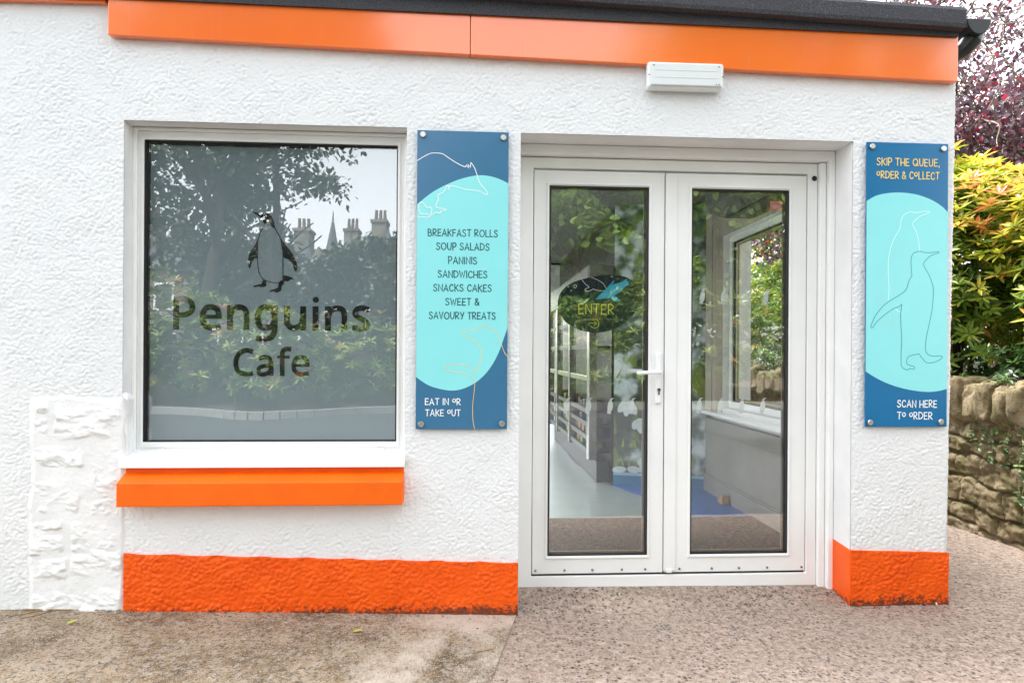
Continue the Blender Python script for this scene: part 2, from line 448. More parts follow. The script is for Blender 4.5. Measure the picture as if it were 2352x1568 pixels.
def worley(x, y, seed=0):
    ix = np.floor(x).astype(int); iy = np.floor(y).astype(int); best = np.full(x.shape, 9.0)
    for dx in (-1, 0, 1):
        for dy in (-1, 0, 1):
            a = ix + dx; b = iy + dy; jx = _tab[(a + seed * 37) % 256, (b + seed * 91) % 256]; jy = _tab[(a + seed * 53 + 17) % 256, (b + seed * 29 + 71) % 256]
            best = np.minimum(best, (a + jx - x) ** 2 + (b + jy - y) ** 2)
    return np.sqrt(best)

def catmull(pts, n=6, closed=False):
    p = [np.array(q, float) for q in pts]; k = len(p); out = []
    rng = range(k) if closed else range(k - 1)
    for i in rng:
        if closed: a, b, c, d = p[i - 1], p[i], p[(i + 1) % k], p[(i + 2) % k]
        else: a, b, c, d = p[max(i - 1, 0)], p[i], p[i + 1], p[min(i + 2, k - 1)]
        for j in range(n):
            t = j / n
            out.append(tuple(.5 * ((2 * b) + (-a + c) * t + (2 * a - 5 * b + 4 * c - d) * t * t + (-a + 3 * b - 3 * c + d) * t ** 3)))
    if not closed: out.append(tuple(p[-1]))
    return out

def ribbon(mb, pts, wd, y, round_ends=True):
    """flat stroke in the XZ plane facing -Y, rounded ends; one closed outline, so no overlapping faces"""
    P = [np.array(p, float) for p in pts]
    q = [P[0]]
    for a in P[1:]:
        if np.linalg.norm(a - q[-1]) > 1e-5: q.append(a)
    P = q
    if len(P) < 2: return
    L, Rr = [], []; h = wd / 2; k = len(P)
    for i in range(k):
        d0 = P[i] - P[i - 1] if i else P[1] - P[0]
        d1 = P[i + 1] - P[i] if i < k - 1 else P[-1] - P[-2]
        d0 = d0 / np.linalg.norm(d0); d1 = d1 / np.linalg.norm(d1)
        t = d0 + d1; n_ = np.linalg.norm(t); t = t / n_ if n_ > .2 else d0
        nn = np.array([-t[1], t[0]]); c = max(.45, abs(np.dot(nn, np.array([-d0[1], d0[0]]))))
        L.append(P[i] + nn * h / c); Rr.append(P[i] - nn * h / c)
    d = (P[0] - P[1]); d /= np.linalg.norm(d); a0 = math.atan2(d[1], d[0])
    e = (P[-1] - P[-2]); e /= np.linalg.norm(e); a1 = math.atan2(e[1], e[0])
    c0 = [P[0] + h * np.array([math.cos(a0 + a), math.sin(a0 + a)]) for a in (R(50), 0, R(-50))]
    c1 = [P[-1] + h * np.array([math.cos(a1 + a), math.sin(a1 + a)]) for a in (R(-50), 0, R(50))]
    vs, fs = [], []
    for i in range(k): vs += [L[i], Rr[i]]
    for i in range(k - 1): fs.append((2 * i, 2 * i + 1, 2 * i + 3, 2 * i + 2))
    if not round_ends: c0 = c1 = None
    if round_ends: b = len(vs); vs += c0; fs.append((0, b + 2, b + 1, b, 1))
    if round_ends: b = len(vs); vs += c1; fs.append((2 * k - 1, b, b + 1, b + 2, 2 * k - 2))
    V = [(p[0], y, p[1]) for p in vs]
    mb.add(V, fs)

def flat(mb, poly, y0, y1):
    mb.prism(poly, 'y', y0, y1)

# a hand-lettered single-stroke alphabet: (width, strokes); strokes starting with 'c' are curves
G = {
 'A': (.66, [[(0, 0), (.33, 1), (.66, 0)], [(.13, .33), (.55, .31)]]),
 'B': (.56, [[(.02, 0), (0, 1)], ['c', (0, 1), (.30, .99), (.46, .78), (.32, .56), (.01, .52)], ['c', (.01, .52), (.38, .52), (.56, .27), (.38, .03), (.02, 0)]]),
 'C': (.60, [['c', (.58, .80), (.38, .99), (.14, .84), (.02, .46), (.14, .10), (.38, .0), (.60, .18)]]),
 'D': (.64, [[(.02, 0), (0, 1)], ['c', (0, 1), (.36, .94), (.64, .56), (.44, .12), (.02, 0)]]),
 'E': (.50, [[(.48, .98), (.02, .98), (.02, .0), (.50, .02)], [(.02, .5), (.42, .50)]]),
 'F': (.48, [[(.48, .98), (.02, .98), (.02, 0)], [(.02, .52), (.40, .52)]]),
 'H': (.60, [[(.02, 1), (.02, 0)], [(.60, 1), (.58, 0)], [(.02, .42), (.58, .42)]]),
 'I': (.06, [[(.03, 1), (.03, 0)]]),
 'K': (.56, [[(.02, 1.08), (.03, -.04)], [(.54, .95), (.03, .42)], [(.18, .55), (.56, .02)]]),
 'L': (.46, [[(.02, 1.03), (.02, .01), (.46, .02)]]),
 'N': (.60, [[(.02, 0), (.02, 1), (.58, 0), (.60, 1)]]),
 'O': (.76, [['o', (.38, .49), (.37, .49)]]),
 'o': (.48, [['o', (.24, .66), (.23, .28)]]),
 'P': (.52, [[(.03, -.03), (0, 1.03)], ['c', (0, 1.03), (.34, 1.02), (.52, .76), (.34, .47), (.02, .44)]]),
 'Q': (.80, [['o', (.38, .49), (.37, .49)], [(.46, .28), (.82, .0)]]),
 'R': (.56, [[(.02, 0), (0, 1)], ['c', (0, 1), (.32, 1.0), (.50, .78), (.34, .52), (.01, .44)], [(.12, .44), (.56, .02)]]),
 'S': (.54, [['c', (.50, .84), (.34, .99), (.12, .93), (.06, .72), (.22, .55), (.42, .43), (.52, .24), (.38, .04), (.16, .0), (.0, .17)]]),
 'T': (.58, [[(0, 1), (.58, 1.0)], [(.30, 1.0), (.29, 0)]]),
 'U': (.60, [['c', (.02, 1), (.02, .5), (.10, .12), (.30, .0), (.50, .12), (.58, .5), (.60, 1)]]),
 'V': (.60, [[(0, 1), (.30, 0), (.60, 1)]]),
 'W': (.84, [[(0, 1), (.20, 0), (.42, .82), (.62, 0), (.84, 1)]]),
 'Y': (.58, [[(0, 1), (.30, .45)], [(.58, 1), (.22, 0)]]),
 '&': (.62, [['c', (.62, .02), (.30, .46), (.12, .76), (.24, 1.0), (.40, .86), (.30, .62), (.06, .36), (.06, .10), (.26, .0), (.48, .14), (.60, .44)]]),
 ',': (.10, [[(.08, .06), (.03, -.18)]]),
}
def handwriting(text, p0, p1, h, wd, y, name, mat, parent):
    """text between baseline ends p0 and p1 (X, Z) with cap height h"""
    rnd = random.Random(text); gap = .22; items = []; x = 0
    for ch in text:
        if ch == ' ': x += .42; continue
        w_, st = G[ch]; items.append((ch, x, st)); x += w_ + gap
    x -= gap; k = (p1[0] - p0[0]) / x; mb = MB(); lay = 0
    for ch, x0, st in items:
        dz = rnd.uniform(-.03, .03); sl = rnd.uniform(-.02, .02)
        for s_ in st:
            if s_[0] == 'c': q = catmull(s_[1:], 5)
            elif s_[0] == 'o':
                (cx_, cz_), (rx, rz) = s_[1], s_[2]
                q = [(cx_ + rx * math.cos(a), cz_ + rz * math.sin(a)) for a in np.linspace(R(100), R(455), 26)]
            else: q = s_
            q = [(p0[0] + (x0 + u + sl * v) * k, p0[1] + (p1[1] - p0[1]) * (x0 + u) / x + (v + dz) * h) for u, v in q]
            lay = (lay + 1) % 6
            ribbon(mb, q, wd, y - .0006 - lay * .00012)
    return mb.build(name, mat, parent)

def leaf_cloud(P, D, N, L, W, curl=.25):
    """six-vertex pointed leaves: P base, D direction, N leaf normal (arrays)"""
    D = D / np.linalg.norm(D, axis=1, keepdims=True)
    N = N - D * np.sum(N * D, axis=1, keepdims=True); N /= np.maximum(1e-6, np.linalg.norm(N, axis=1, keepdims=True))
    T = np.cross(D, N); L = L[:, None]; W = W[:, None]
    st = [(0, 0, 0), (.38, .5, 0), (.38, -.5, 0), (.72, .36, 1), (.72, -.36, 1), (1, 0, 2)]
    V = np.stack([P + D * L * a + T * W * b - N * L * curl * (a ** 2) + N * W * .22 * abs(b) for a, b, c in st], axis=1)
    n = len(P); base = (np.arange(n) * 6)[:, None]
    q = np.array([[0, 2, 4, 5], [0, 5, 3, 1]])            # two halves either side of the midrib
    Fc = (base[:, :, None] + q[None]).reshape(-1, 4)
    return V.reshape(-1, 3), Fc

def rosettes(rs, C, A, nl, L, W, tint, jit=.1, spread=(45, 85)):
    """whorls of leaves at C round axis A; tint per whorl"""
    n = len(C); A = A / np.linalg.norm(A, axis=1, keepdims=True)
    ref = np.where(np.abs(A[:, 2:3]) < .9, np.array([[0, 0, 1.]]), np.array([[1., 0, 0]]))
    B = np.cross(A, ref); B /= np.linalg.norm(B, axis=1, keepdims=True); Cc = np.cross(A, B)
    idx = np.repeat(np.arange(n), nl); m_ = len(idx)
    ang = np.tile(np.arange(nl) * 2.399, n) + np.repeat(rs.rand(n) * 6.28, nl)
    sp = np.radians(spread[0] + (spread[1] - spread[0]) * np.tile(np.linspace(0, 1, nl), n) + rs.randn(m_) * 8)
    rad = B[idx] * np.cos(ang)[:, None] + Cc[idx] * np.sin(ang)[:, None]
    D = A[idx] * np.cos(sp)[:, None] + rad * np.sin(sp)[:, None]
    N = A[idx] * np.sin(sp)[:, None] - rad * np.cos(sp)[:, None] + rs.randn(m_, 3) * .15
    Ls = L * (.7 + .6 * rs.rand(m_)); Ws = W * (.75 + .5 * rs.rand(m_))
    V, Fc = leaf_cloud(C[idx] + D * .006, D, N, Ls, Ws, .22)
    t = np.clip(np.repeat(tint[idx] + rs.randn(m_) * jit, 6), 0, 1)
    return V, Fc, t

def rand_dirs(rs, n, zmin=-1):
    d = rs.randn(n * 3, 3); d /= np.linalg.norm(d, axis=1, keepdims=True); d = d[d[:, 2] > zmin]
    return d[:n]

print("helpers ready")

# ================================================================== THE SETTING: ground, path, road
def gz(x, y):
    """height of the paving in front of the cafe"""
    z = np.interp(x, [-6, -2.1, -.97, .236, 1.2, 2.37, 5], [-.055, -.059, -.086, -.122, -.108, -.104, -.10])
    k = np.clip(y / .19, 0, 1) * ((x > .20) & (x < 1.90))
    z = z * (1 - k) + k * np.interp(x, [.2, 1.9], [-.058, -.072])
    return z

def sheet(name, xs_of_y, ys, mat, label, cat, amp=.003, off=0.0, seed=1):
    V = []; nx = len(xs_of_y(ys[0]))
    for y in ys:
        x = xs_of_y(y); V.append(np.stack([x, np.full_like(x, y), gz(x, np.full_like(x, y)) + off + amp * (fbm(x * 14, np.full_like(x, y * 14), seed) - .5)], axis=1))
    V = np.concatenate(V); ny = len(ys)
    i, j = np.meshgrid(np.arange(ny - 1), np.arange(nx - 1), indexing='ij'); a = (i * nx + j).ravel()
    Fc = np.stack([a, a + 1, a + nx + 1, a + nx], axis=1)
    o = raw_mesh(name, V, Fc, mat); tag(o, label, cat, kind='structure'); return o

joint = lambda y: .232 + .22 * min(y, 0)
sheet('concrete_apron', lambda y: np.linspace(-6.0, joint(y) - .002, 150), np.concatenate([np.linspace(-1.42, -.9, 20), np.linspace(-.86, .06, 60)]), M['concrete'],
      'stained brown concrete apron in front of the cafe window', 'pavement', amp=.004, off=.003)
sheet('path', lambda y: np.linspace(joint(y) - .10, 3.62, 150), np.concatenate([np.linspace(-1.42, -.9, 20), np.linspace(-.86, .4, 70), np.linspace(.45, 9, 40)]), M['aggregate'],
      'pebbly exposed aggregate path leading to the cafe doors', 'path', amp=.003, off=-.001)
g = MB(); g.box(-300, 300, -300, 300, -1.5, -.30)
tag(g.build('ground', M['lawn']), 'rough grassy ground around the cafe', 'ground', kind='structure')
g = MB(); g.prism([(-40, -1.424), (40, -1.424), (40, -12.5), (-1, -11.2), (-3.9, -9.35), (-6.3, -10.5), (-40, -14)], 'z', -.28, -.145)
tag(g.build('road', M['asphalt']), 'dark grey tarmac road in front of the cafe', 'road', kind='structure')
# kerb that bounds the planted bank across the road
k = MB(); kp = catmull([(-30, -13.4), (-12, -11.6), (-6.3, -10.55), (-3.9, -9.55), (-1.6, -10.9), (2, -11.6), (10, -12.2), (30, -12.4)], 8)
for a, b in zip(kp[:-1], kp[1:]):
    d = Vector((b[0] - a[0], b[1] - a[1], 0)).normalized(); n_ = Vector((-d.y, d.x, 0)) * .07; e = d * .004
    A, B = Vector((*a, 0)) + e, Vector((*b, 0)) - e
    k.hexa([(*(A + n_).xy, -.2), (*(A + n_).xy, 0), (*(A - n_).xy, -.2), (*(A - n_).xy, 0), (*(B + n_).xy, -.2), (*(B + n_).xy, 0), (*(B - n_).xy, -.2), (*(B - n_).xy, 0)])
tag(k.build('kerb', M['kerb']), 'pale concrete kerb edging the planted bank across the road', 'kerb', kind='structure')
# planted bank behind the kerb
V = []; xs = np.linspace(-45, 45, 90); kx = np.array([p[0] for p in kp]); ky = np.array([p[1] for p in kp])
tt = np.linspace(0, 1, 26)
for t in tt:
    y = np.interp(xs, kx, ky) - .09 - t * 26; V.append(np.stack([xs, y, -.12 + 1.5 * np.clip((t * 26 - .8) / 8, 0, 1) + .18 * (fbm(xs * .7, y * .7, 4) - .5) * (t > .02)], axis=1))
V = np.concatenate(V); nx = len(xs); i, j = np.meshgrid(np.arange(25), np.arange(nx - 1), indexing='ij'); a = (i * nx + j).ravel()
tag(raw_mesh('planted_bank', V, np.stack([a, a + nx, a + nx + 1, a + 1], axis=1), M['soil']), 'mulched bank rising behind the kerb across the road', 'bank', kind='structure')
# soil behind the stone wall on the right
V = []; xs = np.linspace(3.72, 16, 30); ys = np.linspace(-6, 26, 60)
X, Y = np.meshgrid(xs, ys); Z = .70 + .10 * (X - 3.7).clip(0, 3) + .12 * (fbm(X * 1.5, Y * 1.5, 6) - .5)
V = np.stack([X, Y, Z], axis=2).reshape(-1, 3); i, j = np.meshgrid(np.arange(59), np.arange(29), indexing='ij'); a = (i * 30 + j).ravel()
tag(raw_mesh('terrace_soil', V, np.stack([a, a + 1, a + 31, a + 30], axis=1), M['soil']), 'dark soil of the raised bed behind the stone wall', 'soil', kind='structure')

# ================================================================== THE CAFE
B = thing('cafe_building', 'white roughcast cafe with orange fascia and plinth', 'building', (0, 0, -.1))
WX0, WX1, WZ0, WZ1 = -1.600, -.306, .585, 2.189        # window opening
DX0, DX1, DZ1 = .236, 1.878, 2.179                      # door opening
edge = lambda z: 2.376 + .0147 * z                       # battered right corner

def roughcast(name, x0, x1, z0f, z1f, mat, y, step=.005, amp=.0046, holes=(), wrap=False, seed=0, parent=None, lump=.0155):
    s_ = np.arange(x0, x1 + (.06 if wrap else 0) + step / 2, step); nx = len(s_)
    zl = max(2, int((z1f(0) - z0f(0)) / step)); t = np.linspace(0, 1, zl + 1)
    Sx, T = np.meshgrid(s_, t); zb = np.array([z0f(v) for v in s_])[None]; zt = np.array([z1f(v) for v in s_])[None]
    Zz = zb + (zt - zb) * T
    wx = .004 * (fbm(Sx * 60, Zz * 60, seed + 7, 2) - .4)
    f1 = worley((Sx + wx) / lump, (Zz - wx) / (lump * .85), seed); f2 = worley((Sx - wx) / (lump * .6), (Zz + wx) / (lump * .55), seed + 9); n3 = fbm(Sx * 9, Zz * 9, seed + 5, 4)
    dens = np.clip(fbm(Sx * 14, Zz * 14, seed + 2, 3) * 2.0 - .2, .45, 1)
    h = amp * (np.clip(1 - f1 * 1.35, 0, 1) ** .8 * dens + np.clip(1 - f2 * 1.3, 0, 1) * .45) + .004 * (n3 - .45)
    h = h - amp * .1
    if wrap:
        ex = edge(Zz) + .007 * (fbm(Zz * 22, Zz * 3, 9, 3) - .5) - .012
        over = np.clip(Sx - (x1 - .012), 0, None); sh = (ex - (x1 - .012)) * np.clip((Sx - 2.0) / .36, 0, 1)
        a = np.clip(over / .018, 0, 1) * (math.pi / 2)
        Xx = np.where(over > 0, ex + .012 * np.sin(a) + h * np.sin(a), Sx + sh)
        Yy = np.where(over > 0, y + .012 * (1 - np.cos(a)) + np.clip(over - .018, 0, None) - h * np.cos(a), y - h)
    else:
        Xx = Sx; Yy = y - h
    V = np.stack([Xx, Yy, Zz], axis=2).reshape(-1, 3)
    ny = len(t); i, j = np.meshgrid(np.arange(ny - 1), np.arange(nx - 1), indexing='ij')
    cx_ = (Sx[:-1, :-1] + Sx[1:, 1:]) / 2; cz_ = (Zz[:-1, :-1] + Zz[1:, 1:]) / 2
    keep = np.ones_like(cx_, dtype=bool)
    for a0, a1, b0, b1 in holes: keep &= ~((cx_ > a0) & (cx_ < a1) & (cz_ > b0) & (cz_ < b1))
    a = (i * nx + j)[keep]
    Fc = np.stack([a, a + 1, a + nx + 1, a + nx], axis=1)
    used = np.zeros(len(V), dtype=bool); used[Fc.ravel()] = True; remap = np.cumsum(used) - 1
    return raw_mesh(name, V[used], remap[Fc], mat, parent, smooth=True)

front = roughcast('front_wall', -2.45, 2.376, lambda x: -.22, lambda x: 2.86, M['rough'], 0.0,
                  holes=((WX0, WX1, WZ0, WZ1), (DX0, DX1, -.3, DZ1), (WX0 + .016, WX1 - .003, .425, WZ0 + .02)), wrap=True, parent=B, seed=1)
c = MB()                                                  # wall core with its smooth reveals
for x0, x1, z0, z1 in ((-2.6, WX0, -.25, 2.86), (WX0, WX1, -.25, WZ0), (WX0, WX1, WZ1, 2.86), (WX1, DX0, -.25, 2.86), (DX0, DX1, DZ1, 2.86), (DX1, 2.355, -.25, 2.86)):
    c.box(x0, x1, .004, .30, z0, z1)
c.box(-6, -2.6, -.002, .30, -.25, 2.86)
c.build('wall_core', M['reveal'], B)
# orange plinths
roughcast('plinth', -1.583, .2335, lambda x: float(gz(x, -.02)) - .03, lambda x: .136 - .0365 * (x - .03) + .004 * math.sin(x * 31), M['orange'], -.014, step=.005, amp=.0075, parent=B, seed=11, lump=.020)
q = MB(); q.box(-1.583, .2335, -.013, .0035, -.16, .125); q.hexa([(-1.583, -.013, .12), (-1.583, -.013, .19), (-1.583, .003, .12), (-1.583, .003, .19), (.2335, -.013, .1), (.2335, -.013, .124), (.2335, .003, .1), (.2335, .003, .124)])
q.build('plinth_backing', M['orange'], B)
roughcast('plinth', 1.874, 2.372, lambda x: float(gz(x, -.02)) - .03, lambda x: .168 - .035 * (x - 1.874) + .003 * math.sin(x * 40), M['orange'], -.014, step=.005, amp=.0075, parent=B, seed=21, lump=.020)
q = MB(); q.hexa([(1.8715, -.0125, -.16), (1.8715, -.0125, .166), (1.8715, .178, -.16), (1.8745, .178, .182), (2.371, -.0125, -.16), (2.371, -.0125, .15), (2.371, .178, -.16), (2.371, .178, .15)])
q.build('plinth_return', M['orange'], B, bevel=.006)
# rock-faced quoin stones, painted white
qs = [(-1.985, -1.918, .832, .905), (-1.985, -1.918, .745, .828), (-1.905, -1.600, .712, .905),
      (-1.992, -1.765, .585, .700), (-1.735, -1.604, .372, .690), (-1.992, -1.785, .375, .572),
      (-1.990, -1.845, .300, .362), (-2.004, -1.845, .190, .292), (-1.828, -1.592, .072, .358), (-1.998, -1.835, .066, .182), (-2.004, -1.590, -.085, .058)]
V, Fc = [], []; off = 0
Sx, Zz = np.meshgrid(np.arange(-2.03, -1.577, .004), np.arange(-.09, .935, .004))
hh = np.full_like(Sx, .009) + .006 * fbm(Sx * 18, Zz * 18, 40, 5)
for n_, (x0, x1, z0, z1) in enumerate(qs):
    w1 = .034 * (fbm(Sx * 11, Zz * 11, 50 + n_, 5) - .5)
    d = np.minimum(np.minimum(Sx - x0 + w1, x1 - Sx + w1), np.minimum(Zz - z0 + w1 * 1.3, z1 - Zz + w1))
    inside = np.clip(d / .012, 0, 1) ** .7
    tilt = (Zz - z0) / (z1 - z0)
    rough = .030 * np.abs(fbm(Sx * 9 + n_ * 3, Zz * 15 + Sx * 4, 60 + n_, 5) - .42) * 2 + .016 * np.abs(fbm(Sx * 16, Zz * 30 + n_, 80 + n_, 4) - .45) * 2 + .008 * fbm(Sx * 3, Zz * 3, 90 + n_, 2)
    lower = np.clip(1.1 - np.abs(tilt - .40 - .7 * (fbm(Sx * 7, Zz * 3, 70 + n_) - .5)) * 1.1, .35, 1)
    hh = np.maximum(hh, inside ** .8 * (.005 + .60 * (rough + .004) * lower))
ez = .03 * (fbm(Sx * 12, Zz * 12, 44, 4) - .5)
ends = np.clip((Sx + 2.022 + ez) / .035, 0, 1) * np.clip((-1.577 - Sx) / .02, 0, 1) * np.clip((.925 - Zz + ez) / .025, 0, 1)
hh = hh * ends
V = np.stack([Sx, .002 - hh, Zz], axis=2).reshape(-1, 3); nx = Sx.shape[1]; ny = Sx.shape[0]
i, j = np.meshgrid(np.arange(ny - 1), np.arange(nx - 1), indexing='ij'); a = (i * nx + j).ravel()
raw_mesh('stone_quoin', V, np.stack([a, a + 1, a + nx + 1, a + nx], axis=1), M['stonepaint'], B)
# the topmost quoin stone turns into the window reveal
Yy, Zz = np.meshgrid(np.arange(-.012, .088, .004), np.arange(.60, .93, .004))
pr = .028 * np.clip((.93 - Zz) / .03, 0, 1) * (.35 + .9 * fbm(Yy * 14, Zz * 14, 33)) * np.clip((.088 - Yy) / .02, .15, 1)
V = np.stack([-1.603 + pr, Yy, Zz], axis=2).reshape(-1, 3); nx = Yy.shape[1]; ny = Yy.shape[0]
i, j = np.meshgrid(np.arange(ny - 1), np.arange(nx - 1), indexing='ij'); a = (i * nx + j).ravel()
raw_mesh('quoin_return', V, np.stack([a, a + 1, a + nx + 1, a + nx], axis=1), M['stonepaint'], B)

# fascia boards, roof and gutter
fb = lambda x: 2.563 - .0218 * (x + 1.654)
rb = lambda x: 2.776 - .0300 * (x - .17)
def board(x0, x1, y0, y1, zb0, zb1, zt0, zt1, name, mat, bevel=.003):
    q = MB(); q.hexa([(x0, y0, zb0), (x0, y0, zt0), (x0, y1, zb0), (x0, y1, zt0), (x1, y0, zb1), (x1, y0, zt1), (x1, y1, zb1), (x1, y1, zt1)])
    return q.build(name, mat, B, bevel=bevel)
board(-1.654, -.0095, -.042, -.006, fb(-1.654), fb(-.01), 2.90, 2.79, 'fascia_board', M['fascia'])
board(-.0065, 2.389, -.042, -.006, fb(-.006), fb(2.389), 2.79, rb(2.389) + .03, 'fascia_board', M['fascia'])
board(-2.6, -1.672, -.030, -.006, 2.701, 2.714, 2.95, 2.95, 'fascia_board', M['fascia'])
# drip strip under the felt, its plum colour painting the shadow there
board(-1.66, 2.38, -.052, -.0425, rb(-1.66) - .008, rb(2.38) - .004, rb(-1.66) + .02, rb(2.38) + .02, 'drip_shadow_strip', plain("plum_drip_shadow", (.10, .02, .03), .4))
q = MB()                                                  # felted roof edge: lumpy rounded nose
n_ = 120
prof = [(-.06, 0), (-.098, .003), (-.104, .02), (-.103, .085), (-.094, .104), (-.07, .112), (.02, .116)]
for k_ in range(n_):
    for e_ in (0, 1):
        x = -1.66 + (2.384 + 1.66) * (k_ + e_) / n_
        j_ = .004 * (vnoise(np.array([x * 7.0]), np.array([1.0]), 3)[0] - .5)
        q.v += [(x, y_ + j_, rb(x) + z_ + j_) for y_, z_ in prof]
    b = len(q.v) - 14
    for r_ in range(6): q.f.append((b + r_, b + r_ + 1, b + 7 + r_ + 1, b + 7 + r_)); q.mi.append(0)
b = len(q.v) - 7; q.f.append(tuple(range(b, b + 7))); q.mi.append(0)
q.build('roof_edge', M['felt'], B, smooth=False)
q = MB()                                                  # flat roof round an unseen glazed opening, added to brighten the room
for x0, x1, y0, y1 in ((-6, 2.38, -.055, .6), (-6, -3.4, .6, 7.6), (-.25, 2.38, .6, 7.6), (-6, 2.38, 7.6, 8.9)):
    q.hexa([(x0, y0, 2.765), (x0, y0, rb(x0) + .10), (x0, y1, 2.765), (x0, y1, rb(x0) + .10), (x1, y0, rb(x1) - .02 if x1 > 1 else 2.72), (x1, y0, rb(x1) + .10), (x1, y1, rb(x1) - .02 if x1 > 1 else 2.72), (x1, y1, rb(x1) + .10)])
q.build('roof', M['felt'], B)
q = MB(); q.box(-3.45, -.20, .55, 7.65, 2.97, 2.985); q.build('added_rooflight', M['cleanglass'], B)  # unseen glazing over the opening added for daylight indoors
# black gutter at the side eave with its outlet elbow
q = MB(); pr_ = [(2.505 + .062 * math.cos(a), 2.793 + .075 * math.sin(a)) for a in np.linspace(math.pi, 2 * math.pi, 13)]
pr_ += [(2.505 + .054 * math.cos(a), 2.793 + .066 * math.sin(a)) for a in np.linspace(2 * math.pi, math.pi, 13)]
q.prism(pr_, 'y', -.02, 8.8)
q.prism([(2.505 + .064 * math.cos(a), 2.795 + .078 * math.sin(a)) for a in np.linspace(math.pi, 2 * math.pi, 13)], 'y', -.032, -.018)
q.build('gutter', M['black'], B, bevel=.004)
q = MB(); q.tube([(2.52, .03, 2.75), (2.515, .035, 2.715), (2.48, .05, 2.675), (2.44, .06, 2.64), (2.43, .07, 2.60), (2.43, .07, 2.45)], [.05, .048, .042, .036, .034, .034], 14)
q.build('gutter_outlet', M['black'], B, smooth=True)

# ---------------------------------------------------------------- window
wf = MB(); wf.frame(-1.6, -.306, .62, 2.186, .018, .018, .0, .014, .078, .16)
wf.frame(-1.582, -.324, .622, 2.172, .034, .034, .05, .036, .092, .16)
win = wf.build('window', M['upvc'], B, bevel=.004)
wb = MB(); wb.frame(-1.563, -.343, .668, 2.143, .013, .013, .026, .013, .083, .10); wb.build('glazing_bead', M['upvc'], win, bevel=.004)
wg = MB(); wg.frame(-1.552, -.355, .692, 2.132, .006, .006, .006, .006, .088, .12); wg.build('gasket', M['gasket'], win)
wp = MB(); wp.box(-1.548, -.359, .108, .114, .697, 2.127); wp.build('pane', M['wglass'], win)
wl = MB(); wl.box(-1.548, -.359, .124, .130, .697, 2.127); wl.build('frosted_film', M['film'], win)
q = MB(); q.frame(-1.549, -.358, .696, 2.128, .012, .008, .004, .012, .116, .1235); q.build('spacer_bar', M['gasket'], win)
sl = MB(); sl.prism([(-.034, .590), (-.030, .632), (-.024, .640), (.095, .656), (.095, .61), (-.012, .605), (-.014, .590)], 'x', -1.602, -.304)
sl.build('sill_board', M['upvc_sill'], win, bevel=.003)
for x in (-1.483, -.452):
    q = MB(); q.box(x, x + .036, .082, .0925, .648, .664); q.build('drain_cap', M['upvc'], win, bevel=.003)
RG = (300, 330, 1020, 1120)
FY = .1225
def letter_strokes(name, strokes):
    q = MB()
    for k_, (side, wd, kind, pts) in enumerate(strokes):
        reg = (420, 730, 680, 960) if side == 'L' else (680, 730, 940, 960)
        P = measure(reg, 1013, pts, FY)
        if kind == 'dot': flat(q, catmull(P, 4, True), FY - .0009, FY - .0003); continue
        ribbon(q, catmull(P, 8) if kind == 'c' else P, wd, FY - .0006 - .00012 * (k_ % 9), False)
    return q.build(name, M['letter'], win)
letter_strokes('lettering', [
    ('L', .0287, 's', [(80, 45), (80, 363)]), ('L', .0262, 'c', [(82, 69), (120, 68), (165, 71), (215, 90), (240, 140), (218, 195), (165, 219), (120, 222), (82, 222)]),
    ('L', .0185, 's', [(345, 240), (523, 240)]), ('L', .0272, 'c', [(497, 246), (489, 190), (463, 158), (417, 144), (370, 158), (341, 205), (335, 250), (346, 300), (376, 336), (428, 348), (470, 344), (512, 331)]),
    ('L', .0287, 's', [(604, 128), (604, 367)]), ('L', .0272, 'c', [(612, 215), (625, 180), (658, 153), (702, 147), (745, 163), (764, 210), (766, 280), (766, 368)]),
    ('L', .0282, 'c', [(1034, 205), (1010, 162), (960, 146), (908, 160), (880, 205), (873, 250), (880, 300), (906, 336), (955, 348), (1008, 332), (1034, 290)]), ('L', .0285, 'c', [(1039, 133), (1039, 250), (1039, 350), (1034, 395), (1008, 435), (965, 453), (910, 455), (858, 443)]),
    ('R', .0278, 'c', [(147, 135), (147, 210), (147, 280), (160, 325), (200, 349), (245, 342), (285, 312), (298, 265)]), ('R', .0287, 's', [(304, 138), (304, 373)]),
    ('R', .0287, 's', [(424, 139), (424, 375)]), ('R', 0, 'dot', [(427 + 31 * math.cos(t), 75 + 29 * math.sin(t)) for t in np.linspace(0, 2 * math.pi, 13)[:-1]]),
    ('R', .0287, 's', [(545, 139), (545, 376)]), ('R', .0272, 'c', [(553, 228), (566, 190), (600, 164), (640, 157), (687, 173), (704, 225), (705, 300), (705, 378)]),
    ('R', .0265, 'c', [(945, 170), (882, 157), (832, 166), (809, 203), (830, 240), (880, 264), (920, 293), (927, 325), (902, 350), (850, 358), (782, 347)])])
letter_strokes('lettering', [
    ('L', .0228, 'c', [(828, 582), (770, 566), (715, 581), (674, 630), (661, 690), (673, 750), (706, 784), (765, 797), (828, 790)]),
    ('L', .0205, 'c', [(886, 648), (940, 632), (985, 643), (1004, 690)]), ('L', .0228, 's', [(1006, 680), (1006, 815)]), ('L', .0205, 'c', [(1006, 712), (945, 717), (898, 733), (880, 768), (898, 797), (940, 800), (985, 780), (1004, 745)]),
    ('R', .0225, 'c', [(100, 816), (100, 720), (100, 605), (112, 568), (142, 551), (188, 557)]), ('R', .0138, 's', [(50, 632), (172, 632)]),
    ('R', .0135, 's', [(216, 713), (365, 713)]), ('R', .0212, 'c', [(347, 717), (339, 672), (318, 643), (280, 631), (240, 645), (216, 690), (211, 725), (222, 766), (252, 793), (300, 800), (358, 790)])])
PR = (580, 500, 780, 760)
em = MB()
def em_poly(pts, n=4): flat(em, catmull(measure(PR, 1206, pts, FY), n, True), FY - .0006, FY + .0004)
